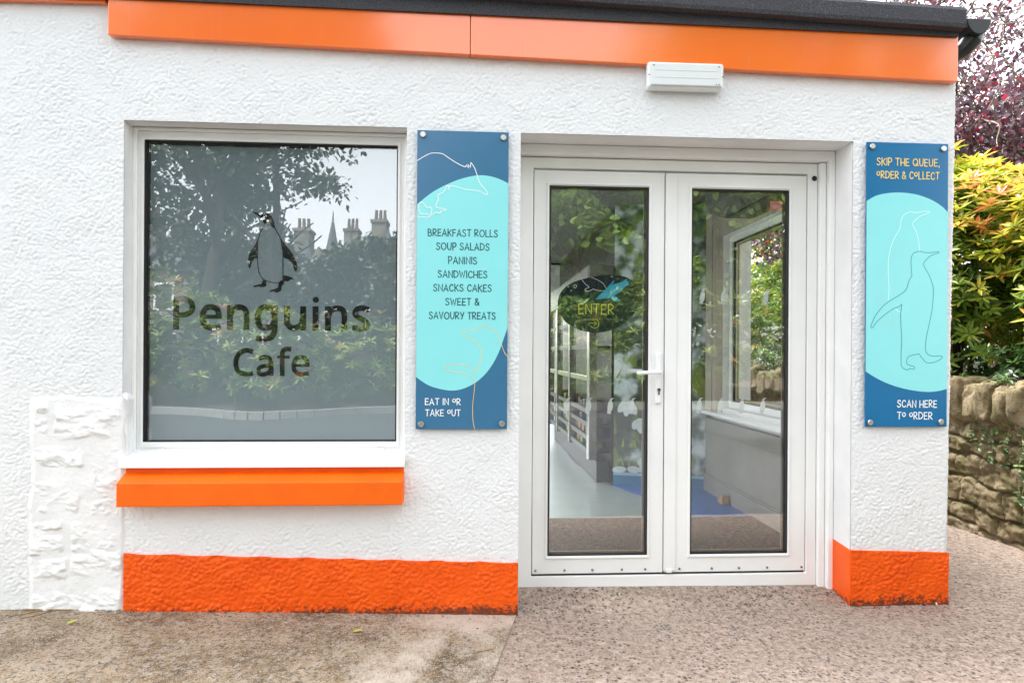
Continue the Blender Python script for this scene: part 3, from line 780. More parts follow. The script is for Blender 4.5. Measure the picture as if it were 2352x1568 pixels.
em_poly([(315, 185), (345, 180), (400, 195), (460, 205), (520, 195), (565, 210), (600, 250), (625, 310), (640, 380), (650, 430), (600, 405), (570, 365), (545, 390), (525, 365), (490, 370), (470, 330), (455, 285), (400, 240), (340, 205)])
em_poly([(390, 610), (340, 690), (280, 780), (250, 860), (240, 960), (255, 1015), (275, 1025), (300, 940), (340, 880), (385, 855)])
em_poly([(735, 590), (800, 670), (870, 750), (930, 840), (970, 930), (985, 1000), (975, 1065), (950, 1070), (900, 960), (840, 890), (775, 850)])
em_poly([(770, 1140), (860, 1150), (935, 1190), (880, 1195), (850, 1225), (800, 1220), (765, 1225)], 2)
em_poly([(460, 1215), (515, 1215), (510, 1300), (440, 1310), (425, 1322), (420, 1300), (340, 1312), (320, 1295), (400, 1270), (450, 1260)], 2)
em_poly([(705, 1250), (750, 1205), (785, 1240), (770, 1280), (750, 1290), (745, 1340), (720, 1380), (640, 1400), (650, 1380), (560, 1380), (600, 1350), (690, 1320)], 2)
for n_, (ln, wd) in enumerate((([(455, 430), (420, 520), (390, 610), (381, 700), (380, 800), (385, 900), (392, 1000), (410, 1090), (450, 1170), (490, 1202)], .0042), ([(650, 430), (690, 500), (735, 590), (757, 680), (768, 800), (770, 900), (768, 1000), (770, 1100), (768, 1200)], .0046), ([(460, 1190), (520, 1218), (600, 1240), (660, 1250), (720, 1240)], .0034))):
    ribbon(em, catmull(measure(PR, 1206, ln, FY), 5), wd, FY - .0009 - n_ * .0002)
em.build('penguin_emblem', M['letter'], win)
# orange stone ledge below the window
ld = MB(); ld.prism([(-.083, .424), (-.083, .530), (-.002, .566), (-.002, .596), (.02, .596), (.02, .424)], 'x', -1.585, -.308)
ld.build('window_ledge', M['ledge'], B, bevel=.004)

# ---------------------------------------------------------------- doors
DY = .200
df = MB(); df.frame(DX0 + .004, 1.806, -.075, 2.124, .076, .052, .066, .054, DY - .004, DY + .075)
dfo = df.build('door_frame', M['upvc'], B, bevel=.004)
q = MB(); q.prism([(DX0 + .002, 2.128), (DX0 + .002, 2.1775), (1.8765, 2.1775), (1.8765, -.10), (1.846, -.10), (1.846, 2.128)], 'y', .150, .27)
q.prism([(1.809, -.08), (1.809, 2.125), (1.8435, 2.125), (1.8435, -.08)], 'y', .176, .27); q.build('frame_trim', M['upvc'], dfo, bevel=.005)
q = MB(); q.tube([(1.787, DY - .004, 2.046), (1.787, DY - .010, 2.046)], .0135, 20); q.build('door_sensor', M['black'], dfo, bevel=.002)
q = MB(); q.box(.318, 1.75, DY + .012, DY + .06, -.010, -.001); q.build('threshold_seal', M['gasket'], dfo)
q = MB(); q.box(.24, 1.87, .150, .27, -.125, -.0785); q.build('door_step', M['step'], B, bevel=.004)

def leaf(x0, x1, gx0, gx1, name='door'):
    d = MB(); d.frame(x0, x1, .002, 2.060, gx0 - x0 - .008, x1 - gx1 - .008, .092, .078, DY, DY + .065)
    return d.build(name, M['upvc'], B, bevel=.004)
def leaf_parts(o, gx0, gx1):
    q = MB(); q.frame(gx0 - .016, gx1 + .016, .078, 1.998, .012, .012, .012, .012, DY - .006, DY + .02); q.build('glazing_bead', M['upvc'], o, bevel=.004)
    q = MB(); q.frame(gx0 - .004, gx1 + .004, .090, 1.986, .008, .008, .009, .008, DY + .002, DY + .045); q.build('gasket', M['gasket'], o)
    q = MB(); q.frame(gx0 + .004, gx1 - .004, .099, 1.978, .006, .012, .010, .008, DY + .028, DY + .040); q.build('spacer_bar', plain("bronze_spacer", (.10, .08, .05), .5), o)
    q = MB(); q.box(gx0 + .002, gx1 - .002, DY + .016, DY + .022, .096, 1.980); q.build('pane', M['glass'], o)
LG, RGx = (.402, .910), (1.142, 1.652)
dl = leaf(.320, .997, *LG); leaf_parts(dl, *LG); dl['label'] = 'left door leaf with white lever handle and navy egg-shaped decal'
dr = leaf(1.003, 1.750, *RGx); leaf_parts(dr, *RGx); dr['label'] = 'right door leaf with red sticker and penguin stickers'
q = MB(); q.box(.999, 1.060, DY - .007, DY - .001, .012, 2.050); q.build('meeting_strip', M['upvc'], dr, bevel=.002)
for o, xs in ((dl, (.338, .487, .630, .783, .905)), (dr, (1.084, 1.254, 1.398, 1.548, 1.732))):
    for x in xs:
        q = MB(); q.tube([(x, DY + .002, .021), (x, DY - .006, .021)], [.0065, .0048], 12); q.build('screw', M['steel'], o, smooth=False)
q = MB(); q.box(1.013, 1.042, DY - .014, DY - .0075, .004, .022); q.build('strike_block', M['upvc'], dr, bevel=.002)
# lever handle on its backplate, outside and in
(hx, hz), (px0, pz0), (px1, pz1) = measure((1540, 880, 1800, 1060), 2265, [(930, 430), (850, 1125), (985, 10)], DY)
hp = MB(); hp.box(px0, px1 - .004, DY - .012, DY - .0005, pz0, pz0 + .262); hpo = hp.build('handle_plate', M['upvc_sill'], dl, bevel=.005)
hl = MB(); hl.tube([(hx, DY - .012, hz), (hx, DY - .04, hz), (hx - .006, DY - .050, hz), (hx - .02, DY - .053, hz), (hx - .072, DY - .054, hz - .002), (hx - .126, DY - .054, hz - .005)], [.0105, .0105, .0105, .010, .0095, .009], 14)
hl.build('lever', M['upvc_sill'], hpo, smooth=True)
hl = MB(); hl.tube([(hx, DY + .072, hz), (hx, DY + .10, hz), (hx - .02, DY + .115, hz), (hx - .13, DY + .115, hz + .004)], [.0105, .0105, .010, .009], 14); hl.build('inner_lever', M['upvc_sill'], hpo, smooth=True)
(kx_, kz_), = measure((1540, 880, 1800, 1060), 2265, [(920, 815)], DY)
q = MB(); q.tube([(kx_, DY - .013, kz_), (kx_, DY - .0155, kz_)], .0088, 16); q.box(kx_ - .0045, kx_ + .0045, DY - .0150, DY - .0125, kz_ - .026, kz_)
kc = q.build('lock_cylinder', M['steel'], hpo)
q = MB(); q.box(kx_ - .0012, kx_ + .0012, DY - .0162, DY - .0156, kz_ - .003, kz_ + .006); q.build('key_slot', M['black'], hpo)
q = MB(); q.tube([(kx_ - .016, DY - .0125, kz_ - .064), (kx_ - .01, DY - .0125, kz_ - .068), (kx_ + .004, DY - .0125, kz_ - .068), (kx_ + .010, DY - .0125, kz_ - .063)], .0016, 6); q.build('plate_cap_line', M['cap'], hpo)

# decals behind the glass
DCY = DY + .0245
ER = (1385, 670, 1625, 850)
q = MB(); flat(q, catmull(measure(ER, 2091, [(85, 790), (95, 660), (140, 540), (240, 420), (440, 300), (700, 220), (1000, 165), (1300, 150), (1550, 190), (1720, 290), (1810, 430), (1840, 600), (1830, 780), (1770, 960), (1640, 1100), (1480, 1230), (1330, 1320), (1100, 1390), (880, 1408), (600, 1360), (400, 1270), (240, 1160), (130, 980)], DCY), 4, True), DCY, DCY + .0008)
dec = q.build('entrance_decal', M['decal'], dl)
q = MB(); flat(q, measure(ER, 2091, [(905, 685), (985, 590), (1100, 490), (1180, 400), (1310, 265), (1305, 310), (1240, 375), (1330, 345), (1480, 300), (1590, 230), (1580, 295), (1635, 285), (1610, 335), (1650, 340), (1560, 400), (1500, 440), (1440, 520), (1320, 600), (1380, 655), (1460, 705), (1400, 730), (1310, 715), (1230, 660), (1100, 665)], DCY), DCY - .0012, DCY - .0002)
q.build('swimming_penguin', M['decalcyan'], dl)
q = MB()
ribbon(q, catmull(measure(ER, 2091, [(610, 255), (690, 355), (765, 412), (690, 450), (672, 485), (720, 508), (790, 490), (860, 462), (970, 490), (1100, 495)], DCY), 5), .0024, DCY - .0004)
ribbon(q, catmull(measure(ER, 2091, [(810, 200), (960, 265), (1060, 330), (1140, 445)], DCY), 6), .0024, DCY - .0006)
for cx_, cy_, r_ in ((312, 405, 15), (375, 490, 13), (460, 395, 32)):
    ribbon(q, measure(ER, 2091, [(cx_ + r_ * math.cos(a), cy_ + r_ * math.sin(a)) for a in np.linspace(0, 6.2, 20)], DCY), .002, DCY - .0004)
q.build('decal_outline', M['whiteink'], dl)
(ex0, ez0), (ex1, ez1), (_, ezt) = measure(ER, 2091, [(535, 985), (1300, 1035), (535, 770)], DCY)
handwriting('ENTER', (ex0, ez0), (ex1, ez0 - .004), ezt - ez0, .0046, DCY - .0002, 'decal_lettering', M['enter'], dl)
q = MB()
ribbon(q, measure(ER, 2091, [(760, 1195), (925, 1205)], DCY), .003, DCY - .0004)
ribbon(q, measure(ER, 2091, [(870, 1150), (928, 1205), (870, 1260)], DCY), .003, DCY - .0006)
ribbon(q, measure(ER, 2091, [(885 + 92 * math.cos(a), 1210 + 95 * math.sin(a)) for a in np.linspace(R(-130), R(140), 24)], DCY), .003, DCY - .0008)
q.build('decal_arrow', M['enter'], dl)
SR = (1540, 880, 1800, 1060)
pen = [(440, 997), (370, 1000), (345, 1020), (330, 1060), (300, 1110), (285, 1200), (283, 1300), (275, 1335), (305, 1330), (315, 1345), (350, 1342), (385, 1328), (345, 1320), (385, 1260), (403, 1180), (400, 1110), (378, 1050), (400, 1020)]
def sticker(parent, dx, dz):
    q = MB(); flat(q, [(a + dx, b + dz) for a, b in measure(SR, 2265, pen, DCY)], DCY, DCY + .0006); q.build('penguin_sticker', M['frost'], parent)
for i_ in range(4):
    sticker(dl, -.1131 * i_, 0)
    sticker(dr, .3555 + .1131 * i_ , .002)
    sticker(dr, .3690 + .1131 * i_, .572)
(sx0, sz0), (sx1, sz1) = measure((1700, 450, 2060, 950), 1129, [(706, 235), (800, 168)], DCY)
q = MB(); q.box(sx0, sx1, DCY, DCY + .0008, sz0, sz1); st = q.build('red_sticker', M['pink'], dr)
q = MB(); [q.box(sx0 + .013, sx1 - .008, DCY - .0012, DCY - .0004, sz0 + .012 + k_ * .008, sz0 + .0145 + k_ * .008) for k_ in range(2)]; q.build('sticker_lines', M['whiteink'], dr)

# ---------------------------------------------------------------- inside the cafe
q = MB()
for y0, y1, z0, z1 in ((.30, .72, -.2, 2.76), (.72, 2.06, -.2, .70), (.72, 2.06, 2.07, 2.76), (2.06, 8.9, -.2, 2.76)):
    q.box(2.02, 2.25, y0, y1, z0, z1)
q.build('side_wall', M['reveal'], B)
q = MB()                                                  # painted inner lining with the window opening
for y0, y1, z0, z1 in ((.302, .72, .66, 2.40), (.72, 2.06, 2.07, 2.40), (2.06, 2.6, .66, 2.40)): q.box(1.965, 2.0185, y0, y1, z0, z1)
q.build('side_lining', M['taupe'], B)
q = MB(); q.box(1.965, 2.0185, .302, 2.6, 0, .60); q.box(1.955, 1.9645, .302, 2.6, .50, .60); q.build('side_panel', M['greywall'], B, bevel=.002)
q = MB(); q.box(1.945, 1.9645, .302, 2.4, .0, .125); q.box(1.949, 1.9645, .302, 2.4, .126, .14); q.build('side_skirting', M['greywall'], B, bevel=.004)
q = MB(); q.box(1.925, 2.10, .32, 2.36, .635, .665); q.build('inner_sill', M['upvc'], B, bevel=.008)
def yz_frame(mb, X0, X1, y0, y1, z0, z1, t):
    for a in ((y0, y1, z0, z0 + t), (y0, y1, z1 - t, z1), (y0, y0 + t, z0 + t, z1 - t), (y1 - t, y1, z0 + t, z1 - t)): mb.box(X0, X1, *a)
q = MB(); yz_frame(q, 2.07, 2.15, .722, 2.058, .702, 2.068, .05); sw = q.build('side_window', M['upvc'], B, bevel=.003)
q = MB(); yz_frame(q, 2.085, 2.10, .772, 2.008, .752, 2.018, .014); q.build('gasket', M['gasket'], sw)
q = MB(); yz_frame(q, 2.112, 2.122, .786, 1.994, .766, 2.004, .012); q.build('spacer_bar', plain("brass_spacer", (.38, .33, .08), .5), sw)
q = MB(); q.box(2.104, 2.110, .774, 2.006, .754, 2.016); q.build('pane', M['cleanglass'], sw)
# vertical joints in the lining, between window and mural
q = MB(); q.box(1.957, 1.9635, 2.14, 2.30, .66, 2.40); q.build('side_post', M['taupe'], B, bevel=.002)
q = MB()
for x0, x1, y0, y1 in ((-4.6, 2.36, .302, .6), (-4.6, -3.4, .6, 7.6), (-.25, 2.36, .6, 7.6), (-4.6, 2.36, 7.6, 8.8)): q.box(x0, x1, y0, y1, 2.40, 2.46)  # ceiling left open below the added roof glazing
q.build('ceiling', M['darkceiling'], B)
q = MB(); q.box(-4.7, -4.5, .302, 8.8, -.2, .9); q.box(-4.7, -4.5, .302, 8.8, 2.2, 2.46); q.build('left_wall', M['ceiling'], B)  # unseen open band between the two strips, added to let daylight in
q = MB(); q.box(-4.6, 1.12, 8.6, 8.75, -.2, .5); q.box(-4.6, 2.36, 8.6, 8.75, 2.25, 2.46); q.box(1.85, 2.36, 8.6, 8.75, -.2, 2.25); q.box(-1.8, -1.6, 8.6, 8.75, .5, 2.25); q.build('rear_wall', M['ceiling'], B)  # wide opening left of the rear door, added for daylight indoors
q = MB()
for x in (1.12, 1.46, 1.80): q.box(x, x + .05, 8.58, 8.64, 0, 2.25)
q.box(1.12, 1.85, 8.585, 8.635, .0, .12); q.box(1.12, 1.85, 8.585, 8.635, 2.1, 2.25); rd = q.build('rear_door', M['ceiling'], B, bevel=.004)
q = MB(); q.box(1.17, 1.80, 8.60, 8.606, .12, 2.1); q.build('pane', M['cleanglass'], rd)
q = MB(); q.tube([(1.24, 8.56, 1.0), (1.40, 8.56, 1.0)], .012, 8); q.build('pull_handle', M['steel'], rd)
# mural screen and its block
mp = [(1.235, 2.50), (1.963, 2.275)]
def slab(z0, z1, t0, t1, name, mat, ex=0.0):
    (ax, ay), (bx, by) = mp; d = Vector((bx - ax, by - ay)).normalized(); n2 = Vector((d.y, -d.x))
    q = MB(); a = Vector((ax, ay)) + n2 * t1 - d * ex; b2 = Vector((bx, by)) + n2 * t1; c2 = Vector((bx, by)) + n2 * t0; e2 = Vector((ax, ay)) + n2 * t0 - d * ex
    q.prism([tuple(a), tuple(b2), tuple(c2), tuple(e2)], 'z', z0, z1); return q.build(name, mat, B)
slab(.105, 2.40, -.05, .0, 'mural', M['mural'])
slab(.0, .088, -.05, .012, 'mural_skirting', M['skirt']); slab(.089, .112, -.048, .016, 'mural_trim', M['skirtlight'])
(ax, ay), (bx, by) = mp; ddir = Vector((bx - ax, by - ay)).normalized(); nn = Vector((ddir.y, -ddir.x))
def on_mural(u, z, off): p = Vector(mp[0]) + ddir * u + nn * off; return (p.x, p.y, z)
def mural_shape(poly, off, name, mat):
    q = MB(); a = [on_mural(u, z, off) for u, z in poly]; b_ = [on_mural(u, z, off - .001) for u, z in poly]; n2 = len(poly)
    q.add(a + b_, [tuple(range(n2))] + [(i_, (i_ + 1) % n2, n2 + (i_ + 1) % n2, n2 + i_) for i_ in range(n2)]); return q
mq = MB()
def ell(cu, cz, ru, rz, off, tilt=0):
    p = []
    for a in np.linspace(0, 2 * math.pi, 20)[:-1]:
        u, v = ru * math.cos(a), rz * math.sin(a); p.append((cu + u * math.cos(tilt) - v * math.sin(tilt), cz + u * math.sin(tilt) + v * math.cos(tilt)))
    return p
sh = MB()
def addsh(mb, poly, off):
    t = mural_shape(poly, off, '', None); mb.add(t.v, t.f)
def petal(cu, cz, L, W, tilt):
    p = [(0, 0), (W * .55, -L * .25), (W * .9, -L * .55), (W * .6, -L * .85), (0, -L), (-W * .6, -L * .88), (-W * .95, -L * .55), (-W * .55, -L * .22)]
    return catmull([(cu + u * math.cos(tilt) - v * math.sin(tilt), cz + u * math.sin(tilt) + v * math.cos(tilt)) for u, v in p], 4, True)
pl = [ell(u, z, a_, b_, 0, t_) for u, z, a_, b_, t_ in ((.05, .135, .06, .028, .1), (.17, .14, .055, .030, -.1), (.27, .145, .06, .034, 0), (.26, .20, .06, .045, -.3), (.44, .15, .06, .04, .1))]
for u, z, L, t_ in ((.12, .74, .15, .5), (.12, .74, .15, -.1), (.12, .74, .14, -.6), (.22, .58, .12, .7), (.22, .58, .13, .1), (.22, .58, .11, -.5), (.52, .50, .16, .5), (.52, .50, .17, 0), (.52, .50, .15, -.5), (.62, .46, .13, .2)): pl.append(petal(u, z, L, .036, t_))
for n_, poly in enumerate(pl): addsh(sh, poly, .0015 + n_ * .0002)
sh.build('mural_white_print', plain("mural_white_print", (.62, .67, .68), .4, var=.12, vs=12), B)
gr = MB(); rg = random.Random(4)
for n_ in range(26):
    u = rg.choice([rg.uniform(.02, .30), rg.uniform(.44, .66)]); z = rg.choice([.17, .17, .33, .92]); l_ = rg.uniform(.06, .14); t_ = rg.uniform(-.5, .7)
    addsh(gr, [(u - .010, z), (u + .010, z), (u + .006 + t_ * l_ * .5, z + l_ * .6), (u + t_ * l_, z + l_)], .0052 + n_ * .0002)
gr.build('mural_lime_print', plain("mural_lime_print", (.34, .42, .04), .4, var=.2, vs=12), B)
q = MB(); q.box(1.255, 1.30, 2.54, 6.3, .0, 2.40); q.box(1.30, 1.96, 2.9, 2.95, 0, 2.4); q.build('counter_wall', plain("dark_counter_panel", (.055, .045, .036), .35, var=.3, vs=4), B)
q = MB(); q.box(-4.5, 2.0, .27, 8.75, -.12, 0.0); tag(q.build('floor', M['vinyl']), 'pale grey vinyl floor inside the cafe', 'floor', kind='structure')
cur = catmull([(1.30, 6.0), (1.10, 4.3), (1.10, 3.4), (1.23, 2.46), (1.39, 1.98), (1.54, 1.41), (1.62, 1.18)], 6)
q = MB(); q.prism(cur[18:] + [(1.955, 1.18), (1.955, 2.35), (1.24, 2.52)], 'z', .0, .004); tag(q.build('blue_floor', M['bluefloor']), 'blue vinyl floor zone by the side wall', 'floor', kind='structure')
q = MB(); q.prism([(1.24, 2.515)] + [(1.235 - .02, 2.44)] + [(x - .0, y) for x, y in reversed(cur[:18])] + [(1.30, 6.0), (1.255, 5.9)], 'z', .0, .0035); tag(q.build('slate_floor', M['darkfloor']), 'dark slate blue vinyl floor edge under the chiller', 'floor', kind='structure')

# ================================================================== THINGS INSIDE
q = MB(); q.box(.25, 1.945, .285, 1.31, .0045, .014); tag(q.build('doormat', M['matting'], bevel=.003), 'charcoal barrier mat just inside the glass doors', 'doormat')
q = MB(); q.prism([(1.70, .005), (1.80, .005), (1.80, .02), (1.715, .075), (1.70, .07)], 'x', 1.885, 1.935); tag(q.build('door_wedge', M['wood'], bevel=.003), 'small wooden door wedge on the blue floor', 'door wedge')
ac = thing('air_curtain', 'grey boxy air curtain under the ceiling above the side window', 'air curtain', (1.75, 1.0, 2.05))
q = MB(); q.prism([(1.60, 2.10), (1.60, 2.25), (1.66, 2.27), (1.93, 2.27), (1.93, 2.06), (1.72, 2.06)], 'y', .42, 1.30); q.build('casing', plain("grey_steel_casing", (.13, .125, .12), .45), ac, bevel=.006)
q = MB(); q.box(1.735, 1.915, .47, 1.25, 2.052, 2.0595); q.build('outlet_grille', M['black'], ac)
fr = thing('display_chiller', 'steel open display chiller with dark shelves and price strips', 'chiller', (1.15, 4, 0))
FX = 1.05
q = MB(); q.box(1.235, 1.252, 2.6, 5.6, .14, 1.62); q.build('back_panel', M['shelf'], fr)
q = MB(); q.box(1.11, 1.22, 2.62, 5.55, .005, .18); q.build('base', M['shelf'], fr)
q = MB(); q.box(FX - .02, 1.25, 2.58, 5.6, 1.66, 1.90); q.box(FX - .026, FX - .0205, 2.62, 5.56, 1.69, 1.87); q.build('canopy', plain("grey_green_canopy", (.20, .21, .17), .4), fr, bevel=.006)
for y in (2.58, 3.75, 4.75, 5.56):
    q = MB(); q.box(FX - .02, FX + .055, y, y + (.10 if y < 3 else .05), .20, 1.66); q.build('post', M['steel'], fr, bevel=.006)
q = MB(); q.box(FX - .01, FX + .02, 2.68, 5.56, .88, .93); q.build('front_rail', M['steel'], fr, bevel=.004)
q = MB(); q.box(FX + .004, FX + .008, 2.70, 5.55, .935, 1.64); q.build('screen', M['cleanglass'], fr)
for k_, z in enumerate((.24, .36, .48, .60, 1.18, 1.42)):
    q = MB(); q.box(FX + .02, 1.234, 2.68, 5.56, z, z + .015); sf = q.build('shelf', M['shelf'], fr)
    q = MB(); q.box(FX + .004, FX + .018, 2.69, 5.55, z - .012, z + .03); q.build('price_strip', M['label'], sf)
rg = random.Random(9)
for k_, z in enumerate((.255, .375, .495, .615)):
    y = 2.75
    while y < 5.45:
        w_ = rg.uniform(.10, .2); h_ = rg.uniform(.05, .085)
        if abs(y - 3.75) > .12 and abs(y - 4.75) > .12 and rg.random() < .75:
            q = MB(); q.box(FX + .05, FX + .14, y, y + w_, z + .001, z + h_)
            tag(q.build('food_pack', rg.choice([M['green'], M['label'], M['kraft'], M['label']]), bevel=.004), 'food pack on the lower shelves of the display chiller', 'food pack', 'packs in the display chiller')
        y += w_ + rg.uniform(.02, .08)
fa = thing('wall_air_conditioner', 'white air conditioner high up near the rear glass door', 'air conditioner', (1.3, 6.6, 2.0))
q = MB(); q.box(1.05, 1.45, 6.2, 7.0, 1.98, 2.38); q.build('casing', M['ceiling'], fa, bevel=.02); q = MB(); q.box(1.10, 1.40, 6.25, 6.95, 1.94, 1.979); q.build('louvre', M['greywall'], fa)

# ================================================================== SIGNS AND LAMP ON THE WALL
def sign_panel(name, label, x0, x1, z0, z1, mat, caps):
    t = thing(name, label, 'sign', ((x0 + x1) / 2, -.02, z0))
    q = MB(); q.box(x0, x1, -.021, -.014, z0, z1); q.build('panel', mat, t, bevel=.001)
    for cx_, cz_ in caps:
        q = MB(); q.tube([(cx_, -.004, cz_), (cx_, -.0145, cz_)], .010, 14); q.tube([(cx_, -.0205, cz_), (cx_, -.030, cz_), (cx_, -.0325, cz_)], [.0138, .0138, .0120], 20)
        q.build('standoff_cap', M['cap'], t)
    return t
SY = -.0213
L4, L7 = (1020, 310, 1300, 1090), (2140, 340, 2400, 1090)
LX0, LX1, LZ0, LZ1 = -.2548, .1766, .7655, 2.1735
sg = sign_panel('menu_sign', 'tall navy and aqua menu panel between window and doors', LX0, LX1, LZ0, LZ1, M['blue'], measure(L4, 563, [(75, 52), (480, 68), (65, 1508), (472, 1506)], -.03))
cl = lambda p, a, b: [(min(max(x, a + .0008), b - .0008), z) for x, z in p]
arc1 = measure(L4, 563, [(45, 405), (120, 345), (200, 302), (280, 272), (365, 258), (440, 270), (509, 299)], SY)
arc2 = measure(L4, 563, [(503, 1022), (480, 1082), (455, 1150), (420, 1215), (380, 1265), (330, 1305), (270, 1332), (215, 1339), (150, 1328), (95, 1308), (36, 1270)], SY)
arc1[0] = (LX0, arc1[0][1]); arc1[-1] = (LX1, arc1[-1][1]); arc2[0] = (LX1, arc2[0][1]); arc2[-1] = (LX0, arc2[-1][1])
q = MB(); flat(q, cl(catmull(arc1, 6) + catmull(arc2, 6), LX0, LX1), SY - .0005, SY + .0001); q.build('aqua_field', M['cyan'], sg)
def lines(name, mat, parent, region, w_, paths, wd, X0, X1, y=SY):
    q = MB()
    for k_, pth in enumerate(paths):
        curve = pth[0] != 's'; p = measure(region, w_, pth if curve else pth[1:], y)
        p = cl(catmull(p, 5) if curve else p, X0, X1)
        ribbon(q, p, wd, y - .0008 - .00015 * k_)
    return q.build(name, mat, parent)
T4 = (1030, 320, 1290, 560)
lines('penguin_outline', M['whiteink'], sg, T4, 1699, [[(85, 535), (200, 465), (300, 418), (400, 410), (500, 425), (600, 490), (700, 555), (800, 610), (870, 638)], ['s', (870, 638), (890, 610), (925, 655), (915, 600), (955, 640), (962, 565)],
      [(962, 565), (1020, 650), (1060, 760), (1110, 900), (1180, 985), (1232, 1055), (1225, 1090)], [(1225, 1090), (1180, 1075), (1100, 1035), (1000, 1015), (880, 1005), (760, 970), (650, 945), (615, 950)], ['s', (625, 945), (588, 1010), (602, 945), (570, 945)],
      [(570, 945), (510, 1050), (430, 1095), (428, 1180), (390, 1270), (430, 1305), (540, 1325), (550, 1345), (470, 1355), (465, 1390), (370, 1380), (340, 1415), (315, 1400), (325, 1330), (290, 1290), (245, 1300), (200, 1245), (150, 1210), (115, 1260), (115, 1330), (140, 1395), (230, 1405), (310, 1425), (250, 1460), (160, 1458), (84, 1460)]], .0036, LX0, LX1)
T6 = (1030, 790, 1290, 1080)
lines('small_penguin_outline', M['sandline'], sg, T6, 1406, [[(1295, 550), (1250, 490), (1205, 370), (1150, 240), (1080, 165), (980, 133), (900, 150), (840, 195), (760, 195), (700, 205), (690, 240), (740, 275), (830, 320), (900, 390), (935, 460), (930, 560), (905, 690), (888, 742)],
      [(888, 742), (820, 712), (720, 668), (600, 650), (500, 652), (458, 680), (465, 720), (520, 745), (640, 762), (760, 798), (850, 840), (852, 890), (840, 1020), (822, 1180), (820, 1340), (832, 1460), (852, 1535)]], .0026, LX0, LX1)
def write(text, region, w_, x0, x1, b0, b1, h_px, wd, mat, parent):
    p0, p1 = measure(region, w_, [(x0, b0), (x1, b1)], SY); (_, t0), = measure(region, w_, [(x0, b0 - h_px)], SY)
    m_ = (p0[1] + p1[1]) / 2
    return handwriting(text, (p0[0], m_), (p1[0], m_), t0 - p0[1], wd, SY - .0002, 'lettering', mat, parent)
T5 = (1030, 550, 1290, 820)
for tx, x0, x1, bs in (('BREAKFAST ROLLS', 234, 1241, 238), ('SOUP SALADS', 354, 1120, 436), ('PANINIS', 530, 940, 636), ('SANDWICHES', 378, 1090, 836), ('SNACKS CAKES', 313, 1152, 1035), ('SWEET &', 488, 973, 1236), ('SAVOURY TREATS', 250, 1210, 1436)):
    write(tx, T5, 1510, x0, x1, bs, bs, 98, .0045, M['ink'], sg)
write('EAT IN oR', T6, 1406, 178, 655, 1197, 1197, 83, .0042, M['whiteink'], sg)
write('TAKE oUT', T6, 1406, 182, 653, 1348, 1348, 83, .0042, M['whiteink'], sg)

RX0, RX1, RZ0, RZ1 = 1.938, 2.3565, .775, 2.174
sg2 = sign_panel('order_sign', 'tall blue and aqua order and collect panel right of the doors', RX0, RX1, RZ0, RZ1, M['blue2'], measure(L7, 544, [(88, 53), (461, 66), (77, 1497), (447, 1494)], -.03))
TA = (2150, 480, 2390, 980)
a1 = measure(TA, 753, [(44, 72), (130, 28), (230, 8), (330, 5), (450, 22), (560, 62), (640, 112), (692, 162)], SY)
a2 = measure(TA, 753, [(682, 1543), (610, 1560), (520, 1566), (400, 1552), (270, 1520), (150, 1470), (36, 1405)], SY)
a1[0] = (RX0, a1[0][1]); a1[-1] = (RX1, a1[-1][1]); a2[0] = (RX1, a2[0][1]); a2[-1] = (RX0, a2[-1][1])
q = MB(); flat(q, cl(catmull(a1, 6) + catmull(a2, 6), RX0, RX1), SY - .0005, SY + .0001); q.build('aqua_field', M['cyan'], sg2)
lines('penguin_outline', M['tealline'], sg2, TA, 753, [[(407, 655), (401, 590), (400, 530), (410, 492), (432, 474), (470, 465), (515, 476), (570, 474), (612, 468), (618, 478), (590, 486), (550, 502), (515, 535), (497, 568), (512, 600), (535, 640), (560, 700), (575, 760), (573, 830), (565, 920), (545, 1020), (522, 1130), (513, 1200), (518, 1255), (545, 1280), (580, 1287), (635, 1285), (643, 1300), (605, 1325), (560, 1338), (520, 1336), (490, 1306), (462, 1268)],
      [(462, 1268), (385, 1287), (365, 1325), (375, 1352), (420, 1367), (428, 1380), (415, 1388), (388, 1383), (372, 1393), (345, 1385), (323, 1355), (322, 1250), (326, 1150), (320, 1040), (318, 960), (328, 880)],
      [(328, 880), (300, 900), (255, 918), (180, 972), (130, 1020), (100, 1060), (85, 1062), (88, 1040), (120, 970), (180, 895), (230, 855), (320, 800), (362, 762), (380, 705), (407, 655)]], .0027, RX0, RX1)
lines('rear_penguin_outline', M['paleline'], sg2, TA, 753, [[(222, 845), (227, 760), (222, 640), (222, 540), (240, 440), (270, 360), (310, 290), (322, 220), (345, 180), (390, 157), (440, 162), (500, 152), (548, 155), (530, 168), (480, 185), (440, 215), (412, 252), (440, 310), (458, 380), (467, 460)], ['s', (280, 918), (310, 940)]], .0032, RX0, RX1)
lines('chick_outline', M['dullline'], sg2, TA, 753, [[(392, 662), (380, 610), (355, 560), (330, 525), (340, 490), (375, 445), (430, 410), (425, 402), (385, 408), (320, 402), (290, 430), (270, 480), (257, 535), (220, 560), (180, 670), (140, 780), (130, 860), (140, 905), (155, 912)], [(165, 890), (165, 840), (180, 795), (190, 880)],
      [(220, 960), (218, 1005), (165, 1035), (215, 1045), (265, 1040), (308, 1020), (310, 985), (258, 966), (260, 1040), (242, 1068), (316, 1064)]], .0015, RX0, RX1, SY + .0002)
TT = (2150, 340, 2390, 500); TB = (2150, 900, 2390, 1080)
write('SKIP THE QUEUE,', TT, 2352, 412, 1940, 715, 745, 172, .0046, M['yellowink'], sg2)
write('oRDER & CoLLECT', TT, 2352, 412, 1935, 1040, 1062, 170, .0046, M['yellowink'], sg2)
write('SCAN HERE', TB, 2091, 812, 1668, 1028, 1018, 148, .0046, M['whiteink'], sg2)
